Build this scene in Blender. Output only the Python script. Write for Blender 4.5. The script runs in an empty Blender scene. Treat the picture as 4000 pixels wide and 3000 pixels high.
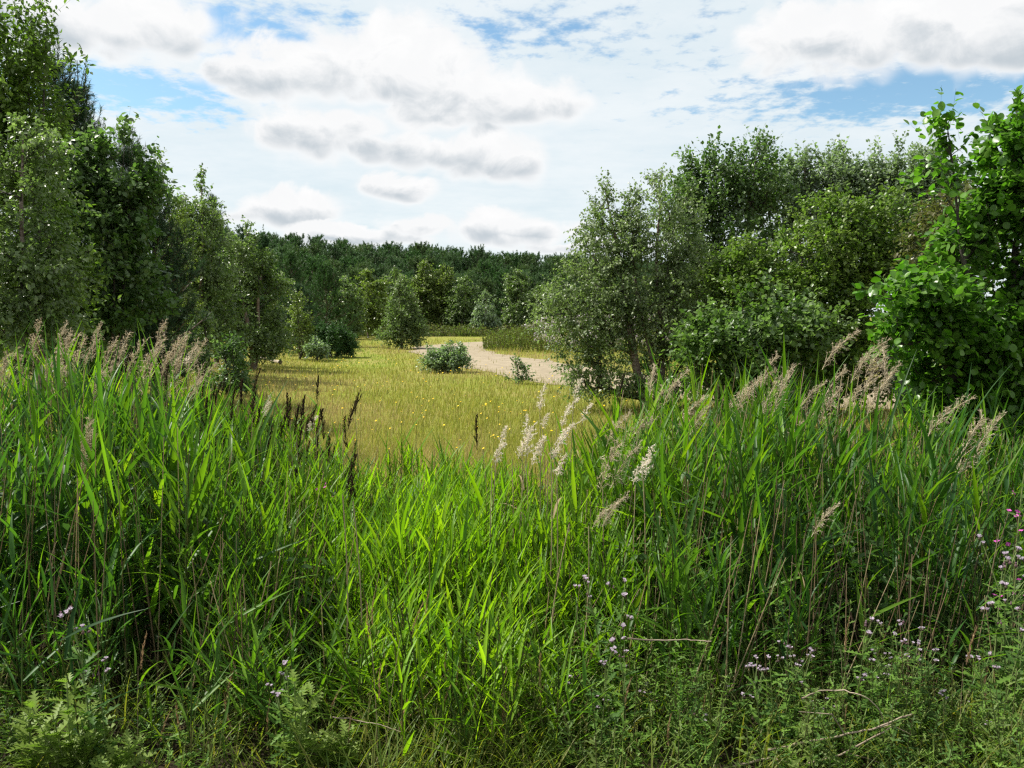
import bpy, math, random
import numpy as np
from mathutils import Matrix, Vector

SC = bpy.context.scene
COL = SC.collection

# ------------------------------------------------------------------ camera
F_PX, CAM_H, HORIZON = 3200.0, 2.0, 1235.0          # in pixels of the 4000 x 3000 photograph
PITCH = math.atan((1500 - HORIZON) / F_PX)
cam_d = bpy.data.cameras.new('camera')
cam_d.sensor_width = 36.0
cam_d.lens = 36.0 * F_PX / 4000.0
cam_d.clip_start, cam_d.clip_end = 0.05, 3000
cam = bpy.data.objects.new('camera', cam_d)
COL.objects.link(cam)
cam.location = (0, 0, CAM_H)
cam.rotation_euler = (math.pi / 2 - PITCH, 0, 0)
SC.camera = cam


def px_dir(px, py):
    X, Y = (px - 2000) / F_PX, (1500 - py) / F_PX
    c, s = math.cos(PITCH), math.sin(PITCH)
    return np.array([X, c + Y * s, -s + Y * c])


def P(px, py, d):
    v = px_dir(px, py)
    return np.array([0, 0, CAM_H]) + v * (d / v[1])


# ------------------------------------------------------------------ sky, sun, exposure
SUN_AZ, SUN_EL = math.radians(-72), math.radians(52)   # azimuth from +Y, clockwise positive
SC.view_settings.view_transform = 'Standard'
SC.view_settings.look = 'None'
SC.view_settings.exposure = 0.8
SC.view_settings.gamma = 1.0
SC.view_settings.use_curve_mapping = False

sun_d = bpy.data.lights.new('sun', 'SUN')
sun_d.energy, sun_d.angle, sun_d.color = 5.0, math.radians(0.5), (1.0, 0.95, 0.86)
sun = bpy.data.objects.new('sun', sun_d)
COL.objects.link(sun)
to_sun = Vector((math.sin(SUN_AZ) * math.cos(SUN_EL), math.cos(SUN_AZ) * math.cos(SUN_EL), math.sin(SUN_EL)))
sun.rotation_euler = to_sun.to_track_quat('Z', 'Y').to_euler()
sun.location = to_sun * 200


class NT:
    """small wrapper to write node trees as expressions"""
    def __init__(self, tree):
        self.t = tree

    def n(self, kind, **props):
        node = self.t.nodes.new(kind)
        for k, v in props.items():
            setattr(node, k, v)
        return node

    def put(self, sock, v):
        if isinstance(v, bpy.types.NodeSocket):
            self.t.links.new(v, sock)
        elif v is not None:
            sock.default_value = v

    def m(self, op, a, b=None, c=None, clamp=False):
        node = self.n('ShaderNodeMath', operation=op, use_clamp=clamp)
        for s, v in zip(node.inputs, (a, b, c)):
            self.put(s, v)
        return node.outputs[0]

    def vm(self, op, a, b=None):
        node = self.n('ShaderNodeVectorMath', operation=op)
        self.put(node.inputs[0], a)
        self.put(node.inputs[1], b)
        return node.outputs[0]

    def mix(self, f, a, b, blend='MIX'):
        node = self.n('ShaderNodeMix', data_type='RGBA', blend_type=blend)
        self.put(node.inputs[0], f)
        self.put(node.inputs[6], a)
        self.put(node.inputs[7], b)
        return node.outputs[2]

    def noise(self, vec, scale, detail=4, rough=0.55, dist=0.0, color=False, dims='3D'):
        node = self.n('ShaderNodeTexNoise', noise_dimensions=dims)
        self.put(node.inputs['Vector'], vec)
        node.inputs['Scale'].default_value = scale
        node.inputs['Detail'].default_value = detail
        node.inputs['Roughness'].default_value = rough
        node.inputs['Distortion'].default_value = dist
        return node.outputs['Color' if color else 'Fac']

    def smooth(self, v, a, b):
        node = self.n('ShaderNodeMapRange', interpolation_type='SMOOTHSTEP')
        self.put(node.inputs[0], v)
        node.inputs[1].default_value, node.inputs[2].default_value = a, b
        return node.outputs[0]

    def comb(self, x, y, z=0.0):
        node = self.n('ShaderNodeCombineXYZ')
        for s, v in zip(node.inputs, (x, y, z)):
            self.put(s, v)
        return node.outputs[0]


def build_world():
    w = bpy.data.worlds.new('World')
    SC.world = w
    w.use_nodes = True
    T = NT(w.node_tree)
    w.node_tree.nodes.clear()
    sky = T.n('ShaderNodeTexSky', sky_type='NISHITA')
    sky.sun_disc = False
    sky.sun_elevation, sky.sun_rotation = SUN_EL, SUN_AZ
    sky.air_density, sky.dust_density, sky.ozone_density = 1.0, 0.6, 1.6
    d = T.n('ShaderNodeTexCoord').outputs['Generated']
    sep = T.n('ShaderNodeSeparateXYZ')
    T.put(sep.inputs[0], d)
    x, y, z = sep.outputs
    az = T.m('ARCTAN2', x, y)
    el = T.m('ARCSINE', z)
    ae = T.comb(az, T.m('MULTIPLY', el, 1.35))
    # thin high layer of ripples seen in plan projection
    zz = T.m('ADD', T.m('MAXIMUM', z, 0.0), 0.10)
    plan = T.comb(T.m('DIVIDE', x, zz), T.m('DIVIDE', y, zz))
    big = T.noise(T.vm('ADD', plan, (3.4, 1.7, 0)), 0.55, 2, 0.5, 0.0, False, '2D')
    fine = T.noise(plan, 11.0, 4, 0.62, 0.0, False, '2D')
    wisps = T.noise(T.vm('MULTIPLY', plan, (1.0, 1.25, 1.0)), 1.6, 6, 0.64, 0.0, False, '2D')
    # two stretches where the veil opens to blue (and, by the noise, others round the whole sky)
    def ell(a0, e0, ra, re, azs, els):
        u = T.m('DIVIDE', T.m('SUBTRACT', azs, a0), ra)
        v = T.m('DIVIDE', T.m('SUBTRACT', els, e0), re)
        return T.m('SUBTRACT', 1.0, T.m('SQRT', T.m('ADD', T.m('MULTIPLY', u, u), T.m('MULTIPLY', v, v))))
    def ae_px(px, py):
        v = px_dir(px, py)
        v = v / np.linalg.norm(v)
        return math.atan2(v[0], v[1]), math.asin(v[2])
    gap = None
    for (px, py, rx, ry, k) in [(450, 340, 640, 160, 1.05), (900, 110, 800, 230, 0.8), (3600, 350, 900, 180, 0.95), (1900, 120, 700, 170, .5), (2900, 420, 700, 130, .35)]:
        a0, e0 = ae_px(px, py)
        g = T.m('MULTIPLY', T.m('MAXIMUM', ell(a0, e0, rx / F_PX, ry / F_PX, az, el), 0.0), k)
        gap = g if gap is None else T.m('MAXIMUM', gap, g)
    veil = T.m('ADD', T.m('MULTIPLY', big, 0.9), T.m('ADD', T.m('MULTIPLY', fine, 1.05), T.m('MULTIPLY', wisps, 0.55)))
    veil = T.m('SUBTRACT', veil, T.m('MULTIPLY', gap, 0.80))
    low = T.m('MULTIPLY', T.smooth(el, 0.42, 0.05), 0.35)      # towards the horizon one looks through more of it
    veil = T.smooth(T.m('ADD', veil, low), 0.76, 1.16)
    veil = T.m('MULTIPLY', veil, 0.94)
    # heaped clouds: each puff has a lit crown and a greyer, flatter base
    puffs = [(1480, 215, 260, 120), (1250, 270, 260, 90), (1060, 310, 190, 70), (1560, 330, 300, 80), (1700, 260, 170, 100), (1960, 400, 300, 95), (1700, 430, 300, 75), (2120, 390, 170, 75),
             (1190, 510, 180, 100), (1360, 480, 170, 70), (1600, 580, 240, 70), (1860, 590, 220, 90), (2000, 640, 140, 70), (1560, 735, 140, 50),
             (1100, 820, 220, 70), (1650, 880, 150, 40), (2010, 890, 270, 70), (1350, 930, 300, 35), (2300, 960, 300, 30),
             (520, 90, 300, 120), (200, 60, 260, 110), (3330, 150, 330, 120), (3750, 80, 360, 140), (3950, 190, 250, 70)]
    n1 = T.noise(ae, 8.0, 9, 0.60, 0.3, False, '2D')
    n1c = T.m('SUBTRACT', n1, 0.5)
    vor = T.n('ShaderNodeTexVoronoi', feature='F1', voronoi_dimensions='2D')
    T.put(vor.inputs['Vector'], T.vm('ADD', ae, T.comb(T.m('MULTIPLY', n1, .06), T.m('MULTIPLY', n1, -.05))))
    vor.inputs['Scale'].default_value = 26.0
    lump = T.m('MULTIPLY', T.m('SUBTRACT', 0.45, vor.outputs['Distance']), 0.55)
    azw, elw = T.m('ADD', az, T.m('MULTIPLY', n1c, 0.05)), T.m('ADD', el, T.m('MULTIPLY', n1c, -0.04))
    b, wsum, ssum = None, None, None
    for (px, py, rx, ry) in puffs:
        a0, e0 = ae_px(px, py)
        u = T.m('MULTIPLY', T.m('SUBTRACT', azw, a0), F_PX / rx)
        v = T.m('MULTIPLY', T.m('SUBTRACT', elw, e0), F_PX / ry)
        r2 = T.m('MULTIPLY_ADD', u, u, T.m('MULTIPLY', v, v))
        g = T.m('SUBTRACT', 1.14, T.m('SQRT', r2))
        wt = T.m('MAXIMUM', T.m('ADD', g, 0.45), 0.0)
        b = g if b is None else T.m('MAXIMUM', b, g)
        wsum = wt if wsum is None else T.m('ADD', wsum, wt)
        ws = T.m('MULTIPLY', wt, v)
        ssum = ws if ssum is None else T.m('ADD', ssum, ws)
    gen = T.noise(ae, 3.1, 2, 0.5, 0.0, False, '2D')              # the same heaps all round the sky
    away = T.smooth(T.m('ABSOLUTE', az), 0.62, 0.85)
    gen = T.m('SUBTRACT', T.m('MULTIPLY', T.m('MULTIPLY', T.m('SUBTRACT', gen, 0.5), 5.0), away), T.m('MULTIPLY', T.m('SUBTRACT', 1.0, away), 2.0))
    b = T.m('MAXIMUM', T.m('MAXIMUM', b, gen), -0.8)
    f0 = T.m('ADD', b, T.m('ADD', T.m('MULTIPLY', n1c, 1.5), lump))
    dens = T.smooth(f0, -0.22, 0.42)
    tex = T.noise(T.vm('ADD', ae, (4, 2, 0)), 17.0, 6, 0.58, 0.3, False, '2D')
    depth = T.m('DIVIDE', ssum, T.m('MAXIMUM', wsum, 0.2))        # +1 crown, -1 base
    sh = T.m('ADD', T.m('MULTIPLY', depth, -1.0), T.m('MULTIPLY', T.m('SUBTRACT', tex, 0.5), 1.6))
    shade = T.m('MULTIPLY', T.smooth(sh, -0.35, 0.75), T.smooth(f0, 0.02, 0.75))
    shade = T.m('MAXIMUM', shade, T.m('MULTIPLY', T.smooth(tex, .72, .35), 0.12))
    K = 5.75                                                   # colours below are radiances at strength 0.1
    def c(r, g, b):
        return (r * K, g * K, b * K, 1)
    blue = T.mix(1.0, sky.outputs[0], (0.84, 0.98, 0.94, 1), 'MULTIPLY')
    thin = T.mix(T.smooth(wisps, .2, .8), c(.76, .86, .91), c(.90, .95, .97))
    colr = T.mix(veil, blue, thin)
    puff = T.mix(shade, c(1.0, 1.0, 1.0), c(.57, .63, .68))
    colr = T.mix(dens, colr, puff)
    # below the horizon the world is dull ground
    colr = T.mix(T.smooth(z, -0.03, 0.0), c(.10, .12, .06), colr)
    bg = T.n('ShaderNodeBackground')
    T.put(bg.inputs[0], colr)
    bg.inputs[1].default_value = 0.1
    out = T.n('ShaderNodeOutputWorld')
    w.node_tree.links.new(bg.outputs[0], out.inputs[0])
    w.cycles.sampling_method = 'MANUAL'
    w.cycles.sample_map_resolution = 512


build_world()
SC.render.engine = 'CYCLES'
cy = SC.cycles
cy.max_bounces, cy.diffuse_bounces, cy.glossy_bounces, cy.transmission_bounces, cy.transparent_max_bounces = 6, 3, 2, 4, 4
cy.caustics_reflective = cy.caustics_refractive = False
cy.use_denoising = False
cy.filter_width = 1.3

# ------------------------------------------------------------------ materials


def lin(r, g, b):
    f = lambda v: (v / 255 / 12.92) if v / 255 <= 0.04045 else ((v / 255 + 0.055) / 1.055) ** 2.4
    return (f(r), f(g), f(b))


def leaf_mat(name, trans=0.4, rough=0.42, spec=0.4, tint=(1.2, 1.5, 0.65), var=0.25, vscale=30.0):
    m = bpy.data.materials.new(name)
    m.use_nodes = True
    T = NT(m.node_tree)
    m.node_tree.nodes.clear()
    at = T.n('ShaderNodeVertexColor', layer_name='col')
    nz = T.noise(T.n('ShaderNodeTexCoord').outputs['Object'], vscale, 3, 0.6)
    k = T.m('ADD', T.m('MULTIPLY', T.m('SUBTRACT', nz, 0.5), 2 * var), 1.0)
    base = T.vm('MULTIPLY', at.outputs[0], T.comb(k, k, k))
    pr = T.n('ShaderNodeBsdfPrincipled')
    T.put(pr.inputs['Base Color'], base)
    pr.inputs['Roughness'].default_value = rough
    pr.inputs['Specular IOR Level'].default_value = spec
    out = T.n('ShaderNodeOutputMaterial')
    if trans > 0:
        tr = T.n('ShaderNodeBsdfTranslucent')
        T.put(tr.inputs[0], T.vm('MULTIPLY', base, tint))
        mx = T.n('ShaderNodeMixShader')
        mx.inputs[0].default_value = trans
        m.node_tree.links.new(pr.outputs[0], mx.inputs[1])
        m.node_tree.links.new(tr.outputs[0], mx.inputs[2])
        m.node_tree.links.new(mx.outputs[0], out.inputs[0])
    else:
        m.node_tree.links.new(pr.outputs[0], out.inputs[0])
    return m


def solid_mat(name, c1, c2, scale=8.0, rough=0.85, stretch=(1, 1, 1), bump=0.3):
    m = bpy.data.materials.new(name)
    m.use_nodes = True
    T = NT(m.node_tree)
    pr = m.node_tree.nodes['Principled BSDF']
    co = T.vm('MULTIPLY', T.n('ShaderNodeTexCoord').outputs['Object'], stretch)
    nz = T.noise(co, scale, 6, 0.65)
    T.put(pr.inputs['Base Color'], T.mix(T.smooth(nz, 0.3, 0.7), (*c1, 1), (*c2, 1)))
    pr.inputs['Roughness'].default_value = rough
    b = T.n('ShaderNodeBump')
    b.inputs['Strength'].default_value = bump
    b.inputs['Distance'].default_value = 0.02
    T.put(b.inputs['Height'], nz)
    T.put(pr.inputs['Normal'], b.outputs[0])
    return m


M = {
    'leaf': leaf_mat('tree_leaf', 0.40, 0.38, 0.38),
    'glossy_leaf': leaf_mat('glossy_leaf', 0.45, 0.34, 0.40),
    'needle': leaf_mat('pine_needle', 0.18, 0.5, 0.2),
    'reed': leaf_mat('reed_blade', 0.5, 0.42, 0.22, (1.6, 1.6, 0.5), 0.15, 12.0),
    'herb': leaf_mat('herb_leaf', 0.38, 0.5, 0.18),
    'grass': leaf_mat('meadow_grass', 0.35, 0.6, 0.2, (1.3, 1.3, 0.8)),
    'dry': leaf_mat('dry_plume', 0.35, 0.75, 0.15, (1.15, 1.05, 0.9)),
    'petal': leaf_mat('petal', 0.35, 0.6, 0.2, (1.2, 1.1, 1.2)),
    'bark': solid_mat('brown_bark', (0.030, 0.025, 0.020), (0.08, 0.066, 0.052), 14, 0.9, (1, 1, .25), 0.6),
    'twig': solid_mat('twig_bark', (0.030, 0.026, 0.018), (0.06, 0.05, 0.035), 14, 0.9, (1, 1, .25), 0.3),
    'pine_bark': solid_mat('pine_bark', (0.05, 0.035, 0.026), (0.12, 0.085, 0.06), 18, 0.9, (1, 1, .3), 0.6),
    'birch_bark': solid_mat('birch_bark', (0.10, 0.055, 0.04), (0.30, 0.24, 0.20), 10, 0.8, (.5, .5, 2.5), 0.3),
    'stalk': solid_mat('dry_stalk', (0.22, 0.17, 0.09), (0.36, 0.29, 0.17), 10, 0.7, (1, 1, .2), 0.1),
    'green_stalk': solid_mat('green_stalk', (0.09, 0.14, 0.03), (0.16, 0.21, 0.06), 10, 0.6, (1, 1, .2), 0.1),
    'dead_wood': solid_mat('dead_wood', (0.17, 0.13, 0.09), (0.34, 0.28, 0.20), 9, 0.9, (1, 1, 1), 0.4),
    'log': solid_mat('weathered_log', (0.22, 0.18, 0.13), (0.42, 0.36, 0.27), 7, 0.9, (.4, 2, 2), 0.5),
}

# ------------------------------------------------------------------ mesh helpers


class Geo:
    def __init__(self):
        self.v, self.f, self.c, self.n = [], [], [], 0

    def add(self, V, Fc, C):
        V = np.asarray(V, np.float32).reshape(-1, 3)
        Fc = np.asarray(Fc, np.int32)
        C = np.broadcast_to(np.asarray(C, np.float32), (len(V), 3))
        self.v.append(V)
        self.f.append(Fc + self.n)
        self.c.append(C)
        self.n += len(V)

    def scatter(self, tV, tF, pos, fr, scale, col):
        """copies of a small template: fr rows are the local x, y, z axes"""
        k, n = len(tV), len(pos)
        if n == 0:
            return
        scale = np.asarray(scale, float)
        if scale.ndim == 1:
            scale = scale[:, None].repeat(3, 1)
        loc = np.asarray(tV)[None] * scale[:, None, :]
        V = np.einsum('nki,nij->nkj', loc, fr) + pos[:, None, :]
        Fc = (np.asarray(tF)[None] + (np.arange(n) * k)[:, None, None]).reshape(-1, np.asarray(tF).shape[1])
        self.add(V.reshape(-1, 3), Fc, np.repeat(np.broadcast_to(col, (n, 3)), k, 0))

    def segs(self, p0, p1, r0, r1, sides, col):
        p0, p1 = np.asarray(p0, float), np.asarray(p1, float)
        n = len(p0)
        if n == 0:
            return
        r0, r1 = np.broadcast_to(r0, (n,)), np.broadcast_to(r1, (n,))
        d = p1 - p0
        d /= np.linalg.norm(d, axis=1, keepdims=True) + 1e-9
        a = np.where(np.abs(d[:, 2:3]) > 0.9, np.array([[1., 0, 0]]), np.array([[0, 0, 1.]]))
        u = np.cross(d, a)
        u /= np.linalg.norm(u, axis=1, keepdims=True) + 1e-9
        w = np.cross(d, u)
        ang = np.arange(sides) * 2 * math.pi / sides
        ring = np.cos(ang)[None, :, None] * u[:, None] + np.sin(ang)[None, :, None] * w[:, None]
        V = np.concatenate([p0[:, None] + ring * r0[:, None, None], p1[:, None] + ring * r1[:, None, None]], 1)
        i = np.arange(sides)
        j = (i + 1) % sides
        q = np.stack([i, j, j + sides, i + sides], 1)
        Fc = (q[None] + (np.arange(n) * 2 * sides)[:, None, None]).reshape(-1, 4)
        C = np.asarray(col, np.float32)
        if C.ndim == 2:
            C = np.repeat(C, 2 * sides, 0)
        self.add(V.reshape(-1, 3), Fc, C)

    def mesh(self, name, mat, smooth=False):
        V = np.concatenate(self.v)
        C = np.concatenate(self.c)
        me = bpy.data.meshes.new(name)
        me.vertices.add(len(V))
        me.vertices.foreach_set('co', V.ravel())
        loops, starts, pos = [], [], 0
        for Fc in self.f:
            k = Fc.shape[1]
            loops.append(Fc.ravel())
            starts.append(pos + np.arange(len(Fc)) * k)
            pos += Fc.size
        loops, starts = np.concatenate(loops), np.concatenate(starts)
        me.loops.add(len(loops))
        me.loops.foreach_set('vertex_index', loops.astype(np.int32))
        me.polygons.add(len(starts))
        me.polygons.foreach_set('loop_start', starts.astype(np.int32))
        if smooth:
            me.polygons.foreach_set('use_smooth', np.ones(len(starts), bool))
        at = me.color_attributes.new('col', 'FLOAT_COLOR', 'POINT')
        at.data.foreach_set('color', np.concatenate([C, np.ones((len(C), 1), np.float32)], 1).ravel().astype(np.float32))
        me.update(calc_edges=True)
        me.materials.append(mat)
        return me

    def obj(self, name, mat, parent=None, smooth=False):
        return put(self.mesh(name, mat, smooth), name, parent)


def put(me, name, parent=None):
    o = bpy.data.objects.new(name, me)
    COL.objects.link(o)
    o.parent = parent
    return o


def thing(name, label, cat, loc=(0, 0, 0), group=None):
    o = bpy.data.objects.new(name, None)
    COL.objects.link(o)
    o.empty_display_size = 0.1
    o.location = loc
    return tag(o, label, cat, group)


def tag(o, label=None, cat=None, group=None, kind=None):
    for k, v in (('label', label), ('category', cat), ('group', group), ('kind', kind)):
        if v:
            o[k] = v
    return o


def copy_tree(o, kids, parent=None):
    c = o.copy()
    COL.objects.link(c)
    c.parent = parent
    for ch in kids.get(o.name, ()):
        copy_tree(ch, kids, c)
    return c


def kids_of(*roots):
    out = {}
    def walk(o):
        ch = [q for q in bpy.data.objects if q.parent == o]
        out[o.name] = ch
        for q in ch:
            walk(q)
    for r in roots:
        walk(r)
    return out


def norm(v):
    return v / (np.linalg.norm(v, axis=-1, keepdims=True) + 1e-9)


def frames(d, up):
    """rows: x side, y along d, z normal near up"""
    y = norm(d)
    x = norm(np.cross(y, up))
    z = np.cross(x, y)
    return np.stack([x, y, z], 1)


def rvec(R, n):
    return norm(R.normal(size=(n, 3)))


# leaf outlines: y runs along the leaf, x across, z is the fold
DIAMOND = (np.array([(0, 0, 0), (.36, .42, .10), (0, 1, -.04), (-.36, .42, .10)]), np.array([(0, 1, 2), (0, 2, 3)]))
SLIM = (np.array([(0, 0, 0), (.17, .45, .06), (0, 1, -.08), (-.17, .45, .06)]), np.array([(0, 1, 2), (0, 2, 3)]))
_o = [(0, 0), (.18, .10), (.34, .34), (.39, .58), (.27, .82), (.05, .99)]
_right = [(x, y, .20 * x - .10 * y * y) for x, y in _o[1:]]
_mid = [(0, 0, 0), (0, .36, -.02), (0, .62, -.05), (0, .92, -.10)]
ROUND = (np.array([1, 1, 1]) * np.array(_mid + _right + [(-x, y, z) for x, y, z in _right]),
         np.array([(0, 4, 5), (0, 5, 1), (1, 5, 6), (1, 6, 2), (2, 6, 7), (2, 7, 3), (3, 7, 8),
                   (0, 10, 9), (0, 1, 10), (1, 11, 10), (1, 2, 11), (2, 12, 11), (2, 3, 12), (3, 13, 12)]))
OVAL = (np.array([(0, 0, 0), (.30, .25, .10), (.36, .58, .08), (0, 1, -.06), (-.36, .58, .08), (-.30, .25, .10), (0, .45, 0)]),
        np.array([(0, 1, 6), (1, 2, 6), (2, 3, 6), (3, 4, 6), (4, 5, 6), (5, 0, 6)]))

SALLOWLEAF = (OVAL[0] * np.array([.62, 1, 1]), OVAL[1])

# ------------------------------------------------------------------ ground, path


def sstep(v, a, b):
    t = np.clip((v - a) / (b - a), 0, 1)
    return t * t * (3 - 2 * t)


def ground_z(x, y):
    x, y = np.asarray(x, float), np.asarray(y, float)
    z = -0.42 * np.exp(-((y - 6.2) / 1.7) ** 2)
    z = z + 0.06 * np.sin(x * .31 + 1) * np.sin(y * .23) * sstep(y, 11, 18) * (1 - sstep(y, 60, 70))
    r = np.sqrt(((x - 6.4) / 8.0) ** 2 + ((y - 51) / 7.5) ** 2)
    z = z + 1.25 * (1 - sstep(r, 0.30, 1.0))
    z = z + 0.5 * sstep(-x - 0.22 * y, 0, 10) * sstep(y, 20, 40)
    z = z + sstep(y, 88, 165) * (3.9 - 0.09 * np.clip(x, -60, 30))
    return z


PATH = [(18, 18.2), (12.5, 18.8), (7.6, 20.2), (4.2, 23.6), (1.3, 29.4), (-.75, 36), (-2.6, 42.5), (-3.75, 49), (-3.9, 54.5), (-2.2, 60.0), (1.5, 63.5), (7, 65.5), (15, 66)]


def path_line(n=220):
    p = np.array(PATH, float)
    t = np.linspace(0, len(p) - 1.001, n)
    i = np.floor(t).astype(int)
    u = (t - i)[:, None]
    g = lambda k: p[np.clip(i + k, 0, len(p) - 1)]
    a, b, c, d = g(-1), g(0), g(1), g(2)
    return .5 * ((2 * b) + (-a + c) * u + (2 * a - 5 * b + 4 * c - d) * u ** 2 + (-a + 3 * b - 3 * c + d) * u ** 3)


PL = path_line()


def path_dist(x, y):
    q = np.stack([x, y], 1)
    out = np.empty(len(q))
    for s in range(0, len(q), 20000):
        out[s:s + 20000] = np.sqrt(((q[s:s + 20000, None] - PL[None]) ** 2).sum(-1)).min(1)
    return out


def ground_material():
    m = bpy.data.materials.new('meadow_ground')
    m.use_nodes = True
    T = NT(m.node_tree)
    pr = m.node_tree.nodes['Principled BSDF']
    co = T.n('ShaderNodeTexCoord').outputs['Object']
    n1 = T.noise(co, 0.22, 4, 0.6)
    n2 = T.noise(co, 2.4, 5, 0.65)
    n3 = T.noise(co, 22.0, 4, 0.7)
    c = T.mix(T.smooth(n1, 0.35, 0.65), (0.200, 0.215, 0.036, 1), (0.250, 0.205, 0.065, 1))
    c = T.mix(T.smooth(n2, 0.35, 0.75), c, (0.170, 0.215, 0.028, 1))
    c = T.mix(T.m('MULTIPLY', T.smooth(n3, 0.45, 0.8), 0.5), c, (0.085, 0.075, 0.035, 1))
    yy = T.n('ShaderNodeSeparateXYZ')
    T.put(yy.inputs[0], co)
    wet = T.smooth(T.m('ADD', yy.outputs[1], T.m('MULTIPLY', n2, 2.0)), 10.0, 8.6)      # black soil and litter of the wet hollow
    c = T.mix(wet, c, (0.030, 0.024, 0.014, 1))
    T.put(pr.inputs['Base Color'], c)
    pr.inputs['Roughness'].default_value = 0.95
    pr.inputs['Specular IOR Level'].default_value = 0.1
    b = T.n('ShaderNodeBump')
    b.inputs['Strength'].default_value = 0.6
    b.inputs['Distance'].default_value = 0.06
    T.put(b.inputs['Height'], n3)
    T.put(pr.inputs['Normal'], b.outputs[0])
    return m


def build_ground():
    xs = np.unique(np.concatenate([np.linspace(-700, -90, 14), np.linspace(-90, 70, 161), np.linspace(70, 700, 14)]))
    ys = np.unique(np.concatenate([np.linspace(-60, 0, 7), np.linspace(0, 14, 29), np.linspace(14, 180, 150), np.linspace(180, 1400, 16)]))
    X, Y = np.meshgrid(xs, ys)
    V = np.stack([X.ravel(), Y.ravel(), ground_z(X.ravel(), Y.ravel())], 1)
    nx, ny = len(xs), len(ys)
    i = (np.arange(ny - 1)[:, None] * nx + np.arange(nx - 1)[None]).ravel()
    g = Geo()
    g.add(V, np.stack([i, i + 1, i + 1 + nx, i + nx], 1), (.15, .17, .03))
    tag(g.obj('ground', ground_material(), smooth=True), 'yellow green meadow ground running back to the wood', None, None, 'structure')
    # sandy path
    R = np.random.default_rng(5)
    tan = norm(np.gradient(PL, axis=0))
    nor = np.stack([-tan[:, 1], tan[:, 0]], 1)
    k = 9
    us = np.linspace(-1, 1, k)
    s = np.arange(len(PL))
    wl = 2.25 + .16 * np.sin(s * .43) + .10 * R.normal(size=len(s))
    wr = 2.25 + .16 * np.sin(s * .37 + 2) + .10 * R.normal(size=len(s))
    W = np.where(us[None] < 0, wl[:, None], wr[:, None]) * us[None]
    xy = PL[:, None] + nor[:, None] * W[..., None]
    z = ground_z(xy[..., 0], xy[..., 1]) + 0.05 * (1 - us[None] ** 4) + 0.012
    V = np.concatenate([xy, z[..., None]], -1).reshape(-1, 3)
    i = (np.arange(len(PL) - 1)[:, None] * k + np.arange(k - 1)[None]).ravel()
    g = Geo()
    g.add(V, np.stack([i, i + k, i + k + 1, i + 1], 1), (.4, .34, .26))
    m = solid_mat('sandy_path', (0.195, 0.155, 0.098), (0.275, 0.225, 0.148), 2.2, 0.95, (1, 1, 1), 0.5)
    tag(g.obj('path', m, smooth=True), 'pale sandy path bending round into the wood', None, None, 'structure')


build_ground()

# ------------------------------------------------------------------ trees


def pick(R, cols, n, jit=0.18):
    cols = np.array(cols, float)
    w = R.random(n)
    i = R.integers(0, len(cols), n)
    j = R.integers(0, len(cols), n)
    c = cols[i] * w[:, None] + cols[j] * (1 - w[:, None])
    return c * (1 + R.normal(size=(n, 1)) * jit).clip(.4, 1.7)


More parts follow.
